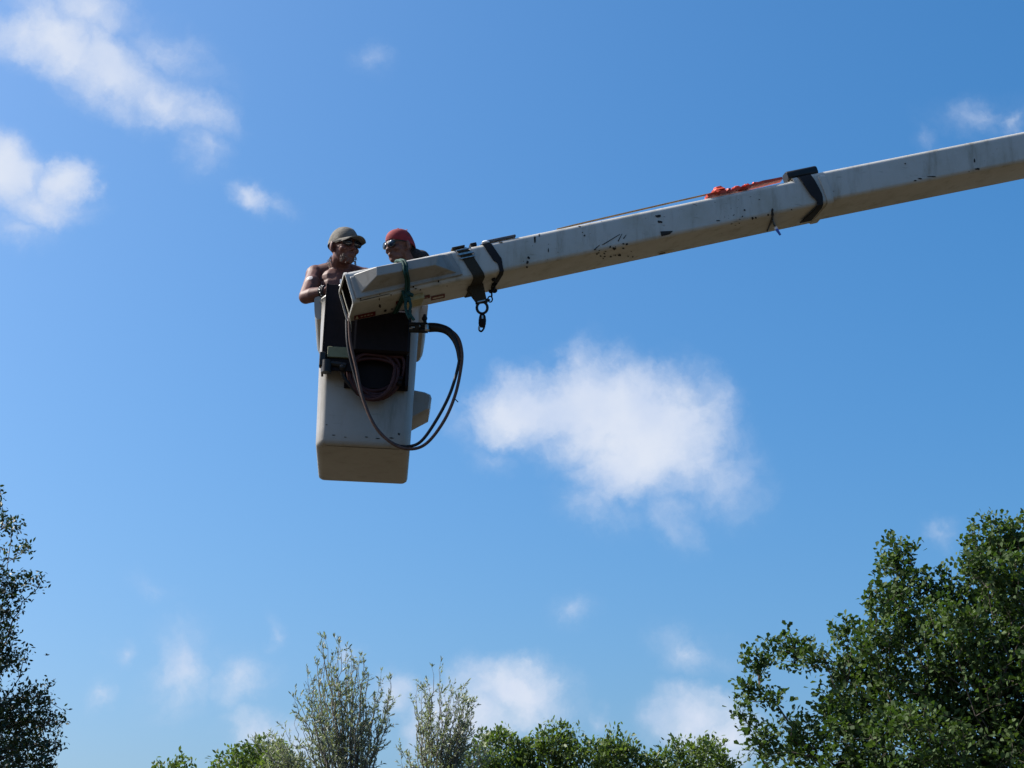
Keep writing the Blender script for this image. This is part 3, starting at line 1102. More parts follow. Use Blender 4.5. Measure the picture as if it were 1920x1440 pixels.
# --- bare-chested man in the olive cap
Y1 = 11.80
hc = at(645, 465, Y1)
foot = K(-.12, .38, FLOOR)
man = thing('person', 'bare-chested man in an olive cap and sunglasses leaning on the bucket edge', 'person', foot)
H1 = frame((.60, -.79, -.14), (-.05, .05, 1))
k1 = 1.22
sh_r, el_r, wr_r = at(592, 514, 11.93), at(573, 557, 11.70), at(609, 546, 11.60)
neck = at(634, 508, 11.92)
sh_l = neck + (neck - sh_r) + Vector((.03, .05, -.05))
tf = Vector((.55, -.83, 0)).normalized()
TB = frame(tf)
bodym = MB()
W1 = head_pieces(bodym, hc, H1, k1)
bodym.cap(W1(0, -.02, -.05), neck + Vector((0, 0, .0)), .066, .078)
mid = (sh_r + sh_l) / 2
pel = Vector((foot.x + .02, foot.y + .02, foot.z + .93))
bodym.ell(mid.lerp(pel, .30), (.185, .125, .17), TB)                   # chest
bodym.ell(mid.lerp(pel, .14) + tf * .02, (.175, .095, .10), TB)
bodym.ell(mid.lerp(pel, .62), (.150, .110, .18), TB)                   # belly
bodym.ell(pel, (.155, .115, .12), TB)
for s_, e_ in ((sh_r, -1), (sh_l, 1)):
    bodym.cap(neck + Vector((0, 0, .02)), s_, .062, .062)              # slope of the shoulder
    bodym.ell(s_ + Vector((0, 0, -.01)), (.076, .076, .078))
    bodym.ell(mid.lerp(pel, .16) + (s_ - mid) * .5 + tf * .060, (.085, .045, .06), TB)   # chest muscle
bodym.cap(sh_r, el_r, .064, .050)
bodym.ell(sh_r.lerp(el_r, .45) + tf * .01, (.062, .062, .08), frame((el_r - sh_r).cross(Vector((1, 0, 0))), (sh_r - el_r)))
bodym.cap(el_r, el_r.lerp(wr_r, .35), .050, .053)
bodym.cap(el_r.lerp(wr_r, .35), wr_r, .053, .034)
hand(bodym, wr_r, at(640, 545, 11.545) - wr_r, Vector((.1, -.5, -.9)), 1.0, .55)
el_l = sh_l + Vector((.07, -.05, -.29))
wr_l = el_l + Vector((-.06, -.22, -.08))
bodym.cap(sh_l, el_l, .056, .044)
bodym.cap(el_l, wr_l, .046, .030)
hand(bodym, wr_l, Vector((-.3, -.8, -.4)), Vector((0, 0, -1)), 1.0, .5)
for s in (-1, 1):                                                       # legs, hidden inside the bucket
    hip = pel + TB @ Vector((.085 * s, 0, -.03))
    kn = Vector((hip.x, hip.y - .02, foot.z + .50))
    an = Vector((hip.x, hip.y, foot.z + .07))
    bodym.cap(hip, kn, .085, .056)
    bodym.cap(kn, an, .055, .04)
    bodym.cap(an + Vector((0, 0, -.03)), an + tf * .13 + Vector((0, 0, -.04)), .038, .032)
tat = sh_r.lerp(el_r, .42) + Vector((-.005, -.058, .012))
SK1 = skin_mat('tanned_skin', (.105, .043, .034), (tuple(tat - Vector(man['org'])), .010, .024))
fuse(bodym, 'body', SK1, man, .0062, 5)
# dark band with pale studs at the wrist
ax = (wr_r - el_r).normalized()
WF = frame(ax.cross(Vector((0, 0, 1))), ax)
m = MB()
wc = wr_r - ax * .012
m.loft([[wc + ax * z_ + (WF @ Vector((math.cos(q_) * r_, math.sin(q_) * r_, 0))) for q_ in [2 * math.pi * k / 18 for k in range(18)]] for z_, r_ in ((-.022, .036), (-.020, .041), (.020, .040), (.022, .035))], caps=False)
band = m.build('wristband', BLACKWEB, man)
m = MB()
for k in range(12):
    q_ = 2 * math.pi * k / 12
    m.ell(wc + WF @ Vector((math.cos(q_) * .041, math.sin(q_) * .041, 0)), .0065, n=8, m=5)
o = m.build('studs', METAL, band)
o['kind'] = 'stuff'
# trousers
m = MB()
m.ell(pel + Vector((0, 0, -.02)), (.165, .125, .12), TB)
for s in (-1, 1):
    hip = pel + TB @ Vector((.085 * s, 0, -.03))
    kn = Vector((hip.x, hip.y - .02, foot.z + .50))
    an = Vector((hip.x, hip.y, foot.z + .12))
    m.cap(hip, kn, .098, .072)
    m.cap(kn, an, .072, .062)
fuse(m, 'trousers', plain('dark_work_trousers', (.035, .04, .055), .9), man, .012, 4)
# cap
CAPM = Mat('olive_grey_canvas', (.125, .115, .098), .9)
CAPM.mix(CAPM.ramp(CAPM.noise(26, 4, .6), .42, .62), (.08, .072, .058), .8)
CAPM.bump(CAPM.noise(40, 4), .5, .008)
m = dome(MB(), W1, .083, .104, .126, .044, .000, lobes=.020)
capo = m.build('cap', CAPM.m, man, True, 60)
m = MB()
lay = []
for dz in (0, -.006):
    rows = []
    for i in range(7):
        f_ = i / 6
        row = []
        for j in range(15):
            q_ = R(-78 + 156 * j / 14)
            x, y = math.sin(q_), math.cos(q_)
            xi, yi = .083 * x, -.014 + .105 * y
            xo, yo = .074 * x, .085 + .085 * max(y, 0) ** .7
            xx, yy = xi + (xo - xi) * f_, yi + (yo - yi) * f_
            if abs(j - 7) > 5:
                yy = yi + (yo - yi) * f_ * (.55 if abs(j - 7) == 6 else .15)
            zz = .046 - .004 * f_ - 5.2 * xx * xx * (.55 + .45 * f_) + dz
            row.append(W1(xx, yy, zz))
        rows.append(row)
    lay.append(rows)
n_ = 15
flat = [p for rows in lay for row in rows for p in row]
fs = []
for i in range(6):
    for j in range(14):
        a = i * n_ + j
        fs.append((a, a + 1, a + n_ + 1, a + n_))
        b = a + 7 * n_
        fs.append((b + n_, b + n_ + 1, b + 1, b))
edge = [0 * n_ + j for j in range(15)] + [i * n_ + 14 for i in range(1, 7)] + [6 * n_ + j for j in range(13, -1, -1)] + [i * n_ for i in range(5, 0, -1)]
for i in range(len(edge)):
    a, b = edge[i], edge[(i + 1) % len(edge)]
    fs.append((a, b, b + 7 * n_, a + 7 * n_))
m.add(flat, fs)
m.build('visor', CAPM.m, capo, True, 50)
MB().ell(W1(0, -.014, .127), .007, n=8, m=5).build('button', CAPM.m, capo)
sunglasses(man, W1, H1, k1, LENS, FRAME)
# beard and the loose hair at the nape
HAIR = plain('grey_brown_hair', (.17, .13, .105), .8, .5, 120, bump=.5)
m = MB()
rb = random.Random(4)
for kx in range(90):
    q_ = rb.uniform(-1.15, 1.15)
    h_ = rb.uniform(-.105, -.055)
    p = W1(.060 * math.sin(q_) * 1.0, .03 + .056 * math.cos(q_) + .004, h_ - .002)
    d_ = H1 @ Vector((math.sin(q_) * .5, .35 * math.cos(q_), -1)).normalized()
    d_ = (d_ + Vector((rb.uniform(-.4, .4), rb.uniform(-.4, .4), rb.uniform(-.3, .3)))).normalized()
    l_ = rb.uniform(.004, .013)
    m.tube([p - d_ * .006, p + d_ * l_ * .6, p + d_ * l_ + Vector((rb.uniform(-.008, .008), 0, 0))], [.0022, .0018, .0008], 4)
o = m.build('beard', HAIR, man)
o['kind'] = 'stuff'
m = MB()
for kx in range(70):
    q_ = rb.uniform(-1.1, 1.1)
    p = W1(.058 * math.sin(q_), -.03 - .050 * math.cos(q_), rb.uniform(-.085, -.035))
    pts, d_ = [p], H1 @ Vector((math.sin(q_) * .5, -.5 * math.cos(q_), -1)).normalized()
    for j in range(5):
        d_ = (d_ + Vector((rb.uniform(-.6, .4), rb.uniform(-.4, .4), rb.uniform(-.6, -.1)))).normalized()
        pts.append(pts[-1] + d_ * rb.uniform(.007, .017))
    m.tube(smooth_path(pts, 2), .0013, 4)
o = m.build('hair', HAIR, man)
o['kind'] = 'stuff'

# --- man in the red cap and dark hooded top
hc2 = at(749, 463, 12.0)
foot2 = K(.07, .62, FLOOR)
man2 = thing('person', 'man in a red cap, sunglasses and dark hooded top looking down to his right', 'person', foot2)
H2 = frame((-.72, -.66, -.24), (.0, .0, 1))
k2 = 1.10
bodym = MB()
W2 = head_pieces(bodym, hc2, H2, k2, 1.1)
neck2 = hc2 + Vector((.095, .085, -.15))
tf2 = Vector((-.55, -.83, 0)).normalized()
TB2 = frame(tf2)
pel2 = Vector((foot2.x + .0, foot2.y + .02, foot2.z + .96))
sh = [neck2 + TB2 @ Vector((.165 * s, -.01, -.10)) for s in (-1, 1)]
mid2 = (sh[0] + sh[1]) / 2
bodym.cap(W2(0, -.02, -.05), neck2, .060, .068)
bodym.ell(mid2.lerp(pel2, .3), (.15, .11, .18), TB2)
bodym.ell(mid2.lerp(pel2, .65), (.15, .115, .2), TB2)
bodym.ell(pel2, (.16, .12, .12), TB2)
arms = []
for s_, e_ in zip(sh, (-1, 1)):
    bodym.cap(neck2, s_, .05, .055)
    el = s_ + (Vector((-.13, -.04, -.25)) if s_.x > neck2.x else Vector((.03, -.08, -.27)))
    wr = el + (Vector((-.16, -.13, .0)) if s_.x > neck2.x else Vector((.06, -.2, -.02)))
    arms.append((s_, el, wr))
    bodym.cap(s_, el, .054, .043)
    bodym.cap(el, wr, .043, .030)
    hand(bodym, wr, TB2 @ Vector((-.1 * e_, 1, -.1)), Vector((0, 0, -1)), 1.0, .5)
for s in (-1, 1):
    hip = pel2 + TB2 @ Vector((.085 * s, 0, -.03))
    kn = Vector((hip.x, hip.y - .02, foot2.z + .50))
    an = Vector((hip.x, hip.y, foot2.z + .07))
    bodym.cap(hip, kn, .085, .056)
    bodym.cap(kn, an, .055, .04)
    bodym.cap(an + Vector((0, 0, -.03)), an + tf2 * .13 + Vector((0, 0, -.04)), .038, .032)
SK2 = skin_mat('skin', (.12, .056, .042))
fuse(bodym, 'body', SK2, man2, .0062, 5)
HOOD = Mat('charcoal_fleece', (.014, .013, .017), .95)
HOOD.bump(HOOD.noise(25, 4), .4, .01)
m = MB()
m.ell(mid2.lerp(pel2, .3), (.165, .135, .19), TB2)
m.ell(mid2.lerp(pel2, .65), (.165, .14, .21), TB2)
m.ell(pel2 + Vector((0, 0, .03)), (.18, .145, .1), TB2)
for s_, el, wr in arms:
    m.cap(neck2 + Vector((0, 0, -.03)), s_, .062, .078)
    m.cap(s_, el, .076, .060)
    m.cap(el, wr, .060, .045)
for i in range(14):                                                     # folded hood round the neck
    q_ = R(-150 + 300 * i / 13)
    x, y = math.sin(q_), -math.cos(q_)
    c = neck2 + TB2 @ Vector((.105 * x, .095 * y - .015, .012 + .038 * (1 - y) / 2 * 0 + .03 * max(0, -y)))
    m.ell(c, (.045, .045, .040))
m.ell(neck2 + TB2 @ Vector((0, -.115, .005)), (.11, .055, .062), TB2)
m.ell(at(788, 486, 12.12), (.075, .075, .070))
m.ell(at(774, 480, 12.06), (.080, .06, .060))
m.ell(at(770, 484, 12.10), (.075, .065, .06))
fuse(m, 'hooded_top', HOOD.m, man2, .008, 3)
m = MB()
m.ell(pel2 + Vector((0, 0, -.02)), (.17, .13, .12), TB2)
for s in (-1, 1):
    hip = pel2 + TB2 @ Vector((.085 * s, 0, -.03))
    kn = Vector((hip.x, hip.y - .02, foot2.z + .50))
    an = Vector((hip.x, hip.y, foot2.z + .12))
    m.cap(hip, kn, .098, .072)
    m.cap(kn, an, .072, .062)
fuse(m, 'trousers', plain('blue_denim', (.05, .065, .11), .9), man2, .012, 4)
REDC = Mat('red_cotton', (.19, .008, .013), .85)
REDC.mix(REDC.ramp(REDC.noise(30, 4), .45, .7), (.13, .008, .012), .7)
REDC.bump(REDC.noise(40, 3), .35, .006)
m = dome(MB(), W2, .083, .106, .122, .046, -.030, lobes=.012)
cap2 = m.build('cap', REDC.m, man2, True, 60)
MB().ell(W2(0, -.014, .124), .009, n=8, m=5).build('button', REDC.m, cap2)
m = MB()
PINK = plain('pink_thread', (.6, .2, .2), .8)
for x, y in ((-.03, .03), (.03, .03), (.03, -.05), (-.03, -.05)):
    MB().ell(W2(x, y - .014, .112), (.006, .006, .005), n=8, m=5).build('eyelet', PINK, cap2)
LENS2 = Mat('blue_green_lens', (.006, .020, .045), .08).m
sunglasses(man2, W2, H2, k2, LENS2, plain('dark_green_frame', (.008, .018, .012), .35))
m = MB()
for kx in range(60):                                                   # short hair below the cap and a short beard
    q_ = rb.uniform(-1.2, 1.2)
    p = W2(.072 * math.sin(q_), -.014 - .088 * math.cos(q_), rb.uniform(-.06, .0))
    d_ = H2 @ Vector((math.sin(q_) * .4, -.4 * math.cos(q_), -1)).normalized()
    m.tube([p, p + d_ * .012, p + d_ * .022], [.0035, .003, .0015], 4)
o = m.build('hair', plain('black_hair', (.012, .010, .010), .7, .3, 100), man2)
o['kind'] = 'stuff'

# ------------------------------------------------------------------ trees
def leaf_mat(name, c0, c1, c2, trans=.35, rough=.5, spec=.35):
    m = bpy.data.materials.new(name)
    m.use_nodes = True
    n, l = m.node_tree.nodes, m.node_tree.links
    b = n['Principled BSDF']
    at_ = n.new('ShaderNodeAttribute')
    at_.attribute_name = 'tint'
    rp = n.new('ShaderNodeValToRGB')
    rp.color_ramp.elements[0].color = (*c0, 1)
    rp.color_ramp.elements[1].color = (*c2, 1)
    e = rp.color_ramp.elements.new(.5)
    e.color = (*c1, 1)
    l.new(at_.outputs['Fac'], rp.inputs[0])
    l.new(rp.outputs[0], b.inputs['Base Color'])
    b.inputs['Roughness'].default_value = rough
    b.inputs['Specular IOR Level'].default_value = spec
    tr = n.new('ShaderNodeBsdfTranslucent')
    mm = n.new('ShaderNodeMix')
    mm.data_type, mm.blend_type = 'RGBA', 'MULTIPLY'
    mm.inputs['Factor'].default_value = 1
    mm.inputs['B'].default_value = (1.15, 1.3, .5, 1)
    l.new(rp.outputs[0], mm.inputs['A'])
    l.new(mm.outputs['Result'], tr.inputs['Color'])
    ms = n.new('ShaderNodeMixShader')
    ms.inputs[0].default_value = trans
    l.new(b.outputs[0], ms.inputs[1])
    l.new(tr.outputs[0], ms.inputs[2])
    l.new(ms.outputs[0], n['Material Output'].inputs['Surface'])
    return m


def bark_mat(name, col):
    m = Mat(name, col, .9)
    n = m.noise(8, 6, .7, (1, 1, .2))
    m.mix(m.ramp(n, .35, .7), tuple(c * .45 for c in col))
    m.bump(n, .8, .03)
    return m.m


def np_obj(name, V, Fq, mat, parent, tint=None, smooth=False):
    org = np.array(parent['org'])
    me = bpy.data.meshes.new(name)
    V = (V - org).astype(np.float32)
    nv, nf, k = len(V), len(Fq), Fq.shape[1]
    me.vertices.add(nv)
    me.vertices.foreach_set('co', V.ravel())
    me.loops.add(nf * k)
    me.loops.foreach_set('vertex_index', Fq.astype(np.int32).ravel())
    me.polygons.add(nf)
    me.polygons.foreach_set('loop_start', np.arange(0, nf * k, k, dtype=np.int32))
    if smooth:
        me.polygons.foreach_set('use_smooth', np.ones(nf, dtype=bool))
    me.update(calc_edges=True)
    if tint is not None:
        a = me.attributes.new('tint', 'FLOAT', 'POINT')
        a.data.foreach_set('value', tint.astype(np.float32))
    me.materials.append(mat)
    o = bpy.data.objects.new(name, me)
    COL.objects.link(o)
    o.parent = parent
    o['org'] = parent['org']
    return o


def frusta(P, Q, ra, rb_, n):
    """separate tapered limbs as arrays"""
    d = Q - P
    ln = np.linalg.norm(d, axis=1, keepdims=True) + 1e-9
    d = d / ln
    ref = np.where(np.abs(d[:, 2:3]) < .9, np.array([[0, 0, 1.]]), np.array([[1., 0, 0]]))
    a = np.cross(d, ref)
    a /= np.linalg.norm(a, axis=1, keepdims=True)
    b = np.cross(d, a)
    q = np.arange(n) * 2 * math.pi / n
    c, s = np.cos(q)[None, :, None], np.sin(q)[None, :, None]
    ringv = a[:, None, :] * c + b[:, None, :] * s
    V0 = P[:, None, :] - d[:, None, :] * ra[:, None, None] * .3 + ringv * ra[:, None, None]
    V1 = Q[:, None, :] + d[:, None, :] * rb_[:, None, None] * .3 + ringv * rb_[:, None, None]
    V = np.concatenate([V0, V1], 1).reshape(-1, 3)
    base = (np.arange(len(P)) * 2 * n)[:, None, None]
    k = np.arange(n)
    f = np.stack([k, (k + 1) % n, n + (k + 1) % n, n + k], 1)[None]
    return V, (base + f).reshape(-1, 4)


LEAF_SHAPES = {
    'oak': np.array([[0, 0, 0], [-.20, .38, .05], [.20, .38, .05], [-.33, .72, .06], [.33, .72, .06], [0, 1.0, -.04], [0, .55, -.02]]),
    'oval': np.array([[0, 0, 0], [-.20, .3, .04], [.20, .3, .04], [-.22, .62, .04], [.22, .62, .04], [0, 1.0, -.05], [0, .5, -.02]]),
    'slim': np.array([[0, 0, 0], [-.12, .3, .03], [.12, .3, .03], [-.12, .62, .02], [.12, .62, .02], [0, 1.0, -.08], [0, .5, -.02]]),
}
LEAF_F = np.array([[0, 6, 3, 1], [0, 2, 4, 6], [6, 4, 5, 3]])


def tree(name, label, base, trunk_top, trunk_r, clumps, density, leaf, mats, per_tip, leaf_size, spread, group=None, seed=1, shell=.5, alpha=.35, up=.2, along=0, lean=(0, 0, 0), limbs=True):
    """clumps: (px, py, Y, radius px[, squash]). Grows limbs to points spread through the clumps, leaves at the tips."""
    rg = np.random.default_rng(seed)
    base, trunk_top = np.array(base, float), np.array(trunk_top, float)
    root = thing(name, label, 'tree', tuple(base), group)
    pts = []
    for c in clumps:
        px, py, Y, rp = c[:4]
        sq = c[4] if len(c) > 4 else 1.0
        C = np.array(at(px, py, Y))
        r = rp * (Vector(C) - CAM).length / F
        n = max(4, int(density * r * r * (1 + .5 * (sq > 1))))
        v = rg.normal(size=(n, 3))
        v /= np.linalg.norm(v, axis=1, keepdims=True)
        rad = (shell + (1 - shell) * rg.random(n)) ** .6
        rad = np.where(rg.random(n) < .3, rg.random(n), rad)
        v = v * rad[:, None] * r * rg.uniform(.9, 1.12, (n, 1))
        v[:, 2] *= sq
        pts.append(C + v)
    pts = np.concatenate(pts)
    # trunk nodes
    nt_ = 12
    tk = np.linspace(0, 1, nt_)[:, None]
    wob = np.zeros((nt_, 3))
    wob[:, :2] = rg.normal(size=(nt_, 2)) * .03
    wob[0] = 0
    tr = base + (trunk_top - base) * tk + wob
    pos = np.zeros((len(pts) * 6 + nt_ + 5, 3))
    par = -np.ones(len(pos), int)
    plen = np.zeros(len(pos))
    pos[:nt_] = tr
    par[1:nt_] = np.arange(nt_ - 1)
    plen[:nt_] = np.linalg.norm(tr - base, axis=1) * .3
    lo_ok = nt_ // 3
    cnt = nt_
    order = np.argsort(np.linalg.norm(pts - trunk_top, axis=1) + rg.random(len(pts)) * .5)
    tips = []
    for i in order:
        p = pts[i]
        d = np.linalg.norm(pos[lo_ok:cnt] - p, axis=1)
        below = np.maximum(0, pos[lo_ok:cnt, 2] - p[2] - .1) * .6
        j = lo_ok + int(np.argmin(d + alpha * plen[lo_ok:cnt] + below))
        a = j
        dj = np.linalg.norm(pos[j] - p)
        steps = max(1, min(6, int(dj / .3)))
        for k in range(1, steps):
            f = k / steps
            q = pos[j] * (1 - f) + p * f + rg.normal(size=3) * dj * .06 + np.array([0, 0, dj * .10 * math.sin(math.pi * f)])
            pos[cnt], par[cnt], plen[cnt] = q, a, plen[a] + np.linalg.norm(q - pos[a])
            a = cnt
            cnt += 1
            if cnt >= len(pos) - 1:
                break
        if cnt >= len(pos) - 1:
            break
        pos[cnt], par[cnt], plen[cnt] = p, a, plen[a] + np.linalg.norm(p - pos[a])
        tips.append(cnt)
        cnt += 1
    pos, par = pos[:cnt], par[:cnt]
    rad = np.zeros(cnt)
    e = 2.3
    acc = np.zeros(cnt)
    for i in range(cnt - 1, 0, -1):
        if acc[i] == 0:
            acc[i] = .0032 ** e
        acc[par[i]] += acc[i]
    rad = acc ** (1 / e)
    rad[:nt_] = np.maximum(rad[:nt_], np.linspace(trunk_r, trunk_r * .45, nt_))
    rad = np.minimum(rad, trunk_r)
    # trunk
    tm = MB().tube([Vector(p) for p in pos[:nt_]], [r * (1.35 if i == 0 else 1.0) for i, r in enumerate(np.linspace(trunk_r, max(rad[nt_ - 1], trunk_r * .4), nt_))], 12)
    tm.build('trunk', mats[1], root)
    idx = np.arange(nt_, cnt)
    Pp, Qq = pos[par[idx]], pos[idx]
    ra, rb_ = np.minimum(rad[par[idx]], rad[idx] * 1.5), rad[idx]
    big = rb_ > .03
    VV, FF, o_ = [], [], 0
    for sel, n in ((big, 7), (~big, 4)):
        if sel.sum():
            v, f = frusta(Pp[sel], Qq[sel], ra[sel], rb_[sel], n)
            VV.append(v)
            FF.append(f + o_)
            o_ += len(v)
    bo = np_obj('branches', np.concatenate(VV), np.concatenate(FF), mats[1], root, smooth=True)
    bo['kind'] = 'stuff'
    # leaves
    tips = np.array(tips)
    td = pos[tips] - pos[par[tips]]
    td /= np.linalg.norm(td, axis=1, keepdims=True) + 1e-9
    M = len(tips) * per_tip
    ti = np.repeat(np.arange(len(tips)), per_tip)
    D = td[ti] * .5 + rg.normal(size=(M, 3)) * .75 + np.array([0, 0, up])
    D /= np.linalg.norm(D, axis=1, keepdims=True)
    if along > 0:                                          # leaves strung along the shoot
        f = rg.random((M, 1))
        O = pos[tips][ti] - td[ti] * f * along + rg.normal(size=(M, 3)) * spread * .3
        D = td[ti] * .8 + rg.normal(size=(M, 3)) * .5 + np.array([0, 0, up]) + np.array(lean)
        D /= np.linalg.norm(D, axis=1, keepdims=True)
    else:
        O = pos[tips][ti] + rg.normal(size=(M, 3)) * spread
    Nn = rg.normal(size=(M, 3)) * .6 + np.array([-.15, -.05, .75])
    Nn -= D * np.sum(Nn * D, 1, keepdims=True)
    Nn /= np.linalg.norm(Nn, axis=1, keepdims=True)
    Sd = np.cross(D, Nn)
    sz = leaf_size * rg.uniform(.65, 1.25, (M, 1))
    tpl = LEAF_SHAPES[leaf]
    V = (O[:, None, :] + sz[:, None, :] * (Sd[:, None, :] * tpl[None, :, 0:1] + D[:, None, :] * tpl[None, :, 1:2] + Nn[:, None, :] * tpl[None, :, 2:3])).reshape(-1, 3)
    Fq = (np.arange(M)[:, None, None] * 7 + LEAF_F[None]).reshape(-1, 4)
    clump_t = rg.random(len(tips))[ti] * .55 + rg.random(M) * .45
    lo = np_obj('crown', V, Fq, mats[0], root, np.repeat(clump_t, 7))
    lo['kind'] = 'stuff'
    return root


def ground_at(px, Y):
    return Vector(((px - 960) / F * Y / math.cos(PITCH) * 1.0, Y, 0))


BARK = bark_mat('grey_brown_bark', (.12, .095, .075))
PALEBARK = bark_mat('pale_bark', (.19, .17, .14))
OAKL = leaf_mat('oak_leaves', (.028, .052, .016), (.050, .088, .024), (.095, .135, .045), .28, .7, .2)
DARKL = leaf_mat('shaded_leaves', (.014, .024, .010), (.022, .040, .014), (.05, .075, .022), .22)  # low leaf colours carry the shade of the tree's back-lit side
PALEL = leaf_mat('silvery_leaves', (.15, .175, .135), (.21, .235, .18), (.30, .32, .26), .3)
MIDL = leaf_mat('mid_green_leaves', (.055, .085, .022), (.09, .135, .038), (.15, .19, .06), .35)

# broad oak on the right
YO = 31.0
oc = []
ro = random.Random(2)
for (x, y, r_) in ((1862, 1022, 60), (1915, 1022, 64), (1828, 1060, 42), (1900, 1100, 74), (1845, 1100, 48), (1682, 1046, 46), (1690, 1092, 52), (1642, 1124, 34), (1752, 1100, 44), (1800, 1135, 56),
                  (1700, 1165, 74), (1795, 1200, 84), (1885, 1200, 95), (1645, 1210, 56), (1583, 1188, 34), (1600, 1250, 58), (1484, 1215, 44), (1422, 1246, 40), (1402, 1300, 34), (1520, 1232, 34),
                  (1395, 1338, 26), (1430, 1392, 46), (1500, 1380, 52), (1452, 1310, 30), (1560, 1325, 46), (1625, 1325, 84), (1725, 1300, 100), (1850, 1320, 108), (1595, 1425, 90), (1720, 1430, 108), (1850, 1440, 110),
                  (1950, 1300, 140), (1480, 1455, 58), (1650, 1540, 130), (1820, 1560, 140), (1980, 1480, 150), (1990, 1150, 115), (2060, 1320, 150), (1540, 1560, 100), (1960, 1620, 150)):
    oc.append((x, y, YO + ro.uniform(-1.2, 1.2), r_ - (7 if r_ < 60 else 5) if r_ < 100 else r_))
tree('oak_tree', 'large broad oak with dense dark green crown filling the lower right corner', ground_at(1850, YO), at(1845, 1560, YO), .34, oc, 330, 'oak', (OAKL, BARK), 9, .108, .065, seed=3, shell=.3)

# dark tree at the left edge
YD = 23.0
dc = []
for (x, y, r_) in ((-8, 925, 20), (8, 975, 24), (22, 990, 18), (-10, 1060, 42), (30, 1035, 16), (55, 1030, 14), (45, 1085, 18), (75, 1095, 16), (20, 1100, 30), (-30, 1120, 60), (25, 1140, 22), (5, 1170, 28), (20, 1215, 26), (-15, 1235, 46), (40, 1228, 12),
                  (70, 1305, 34), (95, 1350, 34), (45, 1330, 46), (10, 1355, 60), (60, 1390, 52), (95, 1408, 28), (30, 1430, 70), (-40, 1300, 90), (-70, 1150, 80), (-60, 1010, 55), (-60, 1450, 130), (60, 1500, 80), (-140, 1220, 150), (-150, 1400, 160), (-60, 1580, 120)):
    dc.append((x, y, YD + ro.uniform(-.8, .8), r_))
tree('dark_tree', 'dark tree with small leaves in ragged sprays at the left edge', ground_at(-110, YD), at(-100, 1400, YD), .24, dc, 400, 'oval', (DARKL, BARK), 10, .064, .045, seed=8, shell=.2, up=.0)

# pale feathery trees at the bottom: fans of thin upright shoots
def shoot_tree(label, base_px, Y, prof, n_shoots, seed, low=1530):
    """prof: (pixel, top pixel) pairs of the crown's upper outline"""
    rg = np.random.default_rng(seed)
    foot_ = ground_at(base_px, Y)
    root = thing('pale_tree', label, 'tree', tuple(foot_), 'pale trees with upright shoots')
    fork = np.array(at(base_px, low, Y))
    MB().tube(smooth_path([foot_, foot_.lerp(Vector(fork), .5) + Vector((.06, 0, 0)), Vector(fork)], 4), [.17, .165, .16, .155, .15, .14, .13, .12, .11], 10).build('trunk', PALEBARK, root)
    px_, py_ = np.array([p[0] for p in prof], float), np.array([p[1] for p in prof], float)
    P0, P1, ra, rb2, LO, LD = [], [], [], [], [], []
    for i in range(n_shoots):
        x = rg.uniform(px_[0], px_[-1])
        top = np.interp(x, px_, py_)
        y = top + (0 if i < n_shoots * .35 else rg.exponential(55))
        if y > 1480:
            y = rg.uniform(top, 1480)
        tip = np.array(at(x, y, Y + rg.uniform(-.9, .9)))
        mid = fork * .5 + tip * .5 + np.array([(tip[0] - fork[0]) * .22, rg.normal() * .08, -.05])
        pts, wlk = [], np.zeros(3)
        for t in np.linspace(0, 1, 22):
            p = fork * (1 - t) ** 2 + mid * 2 * t * (1 - t) + tip * t * t
            wlk = wlk * .85 + rg.normal(size=3) * .028
            pts.append(p + wlk)
        pts = np.array(pts)
        for k in range(21):
            P0.append(pts[k]); P1.append(pts[k + 1])
            ra.append(.020 * (1 - k / 21) ** .8 + .0028); rb2.append(.020 * (1 - (k + 1) / 21) ** .8 + .0028)
        for k in range(7, 22):
            if rg.random() < .25:
                continue
            for _ in range(2 if k < 17 else 1):
                t0 = pts[k] + (pts[min(k + 1, 21)] - pts[k]) * rg.random()
                d = pts[min(k + 1, 21)] - pts[max(k - 1, 0)]
                d = d / np.linalg.norm(d)
                side = rg.normal(size=3)
                side -= d * side.dot(d)
                side /= np.linalg.norm(side)
                dd = d * .7 + side * rg.uniform(.3, 1.1) + np.array([.15, 0, .15])
                dd /= np.linalg.norm(dd)
                ln = rg.uniform(.08, .5) ** 1.2 * (1.3 - .6 * k / 21)
                if k == 21:
                    dd, ln = d, .12
                P0.append(t0); P1.append(t0 + dd * ln); ra.append(.003); rb2.append(.0016)
                for q in range(int(4 + ln * 26)):
                    f = rg.uniform(.1, 1.0)
                    LO.append(t0 + dd * ln * f)
                    LD.append(dd * .8 + rg.normal(size=3) * .42 + np.array([.15, 0, .1]))
    v, f = frusta(np.array(P0), np.array(P1), np.array(ra), np.array(rb2), 4)
    o = np_obj('branches', v, f, PALEBARK, root, smooth=True)
    o['kind'] = 'stuff'
    O, D = np.array(LO), np.array(LD)
    M = len(O)
    D /= np.linalg.norm(D, axis=1, keepdims=True)
    Nn = rg.normal(size=(M, 3)) * .7 + np.array([-.2, -.1, .6])
    Nn -= D * np.sum(Nn * D, 1, keepdims=True)
    Nn /= np.linalg.norm(Nn, axis=1, keepdims=True)
    Sd = np.cross(D, Nn)
    sz = .098 * rg.uniform(.6, 1.25, (M, 1))
    tpl = LEAF_SHAPES['slim']
    V = (O[:, None, :] + sz[:, None, :] * (Sd[:, None, :] * tpl[None, :, 0:1] + D[:, None, :] * tpl[None, :, 1:2] + Nn[:, None, :] * tpl[None, :, 2:3])).reshape(-1, 3)
    Fq = (np.arange(M)[:, None, None] * 7 + LEAF_F[None]).reshape(-1, 4)
    o = np_obj('crown', V, Fq, PALEL, root, np.repeat(rg.random(M), 7))
    o['kind'] = 'stuff'
    return root


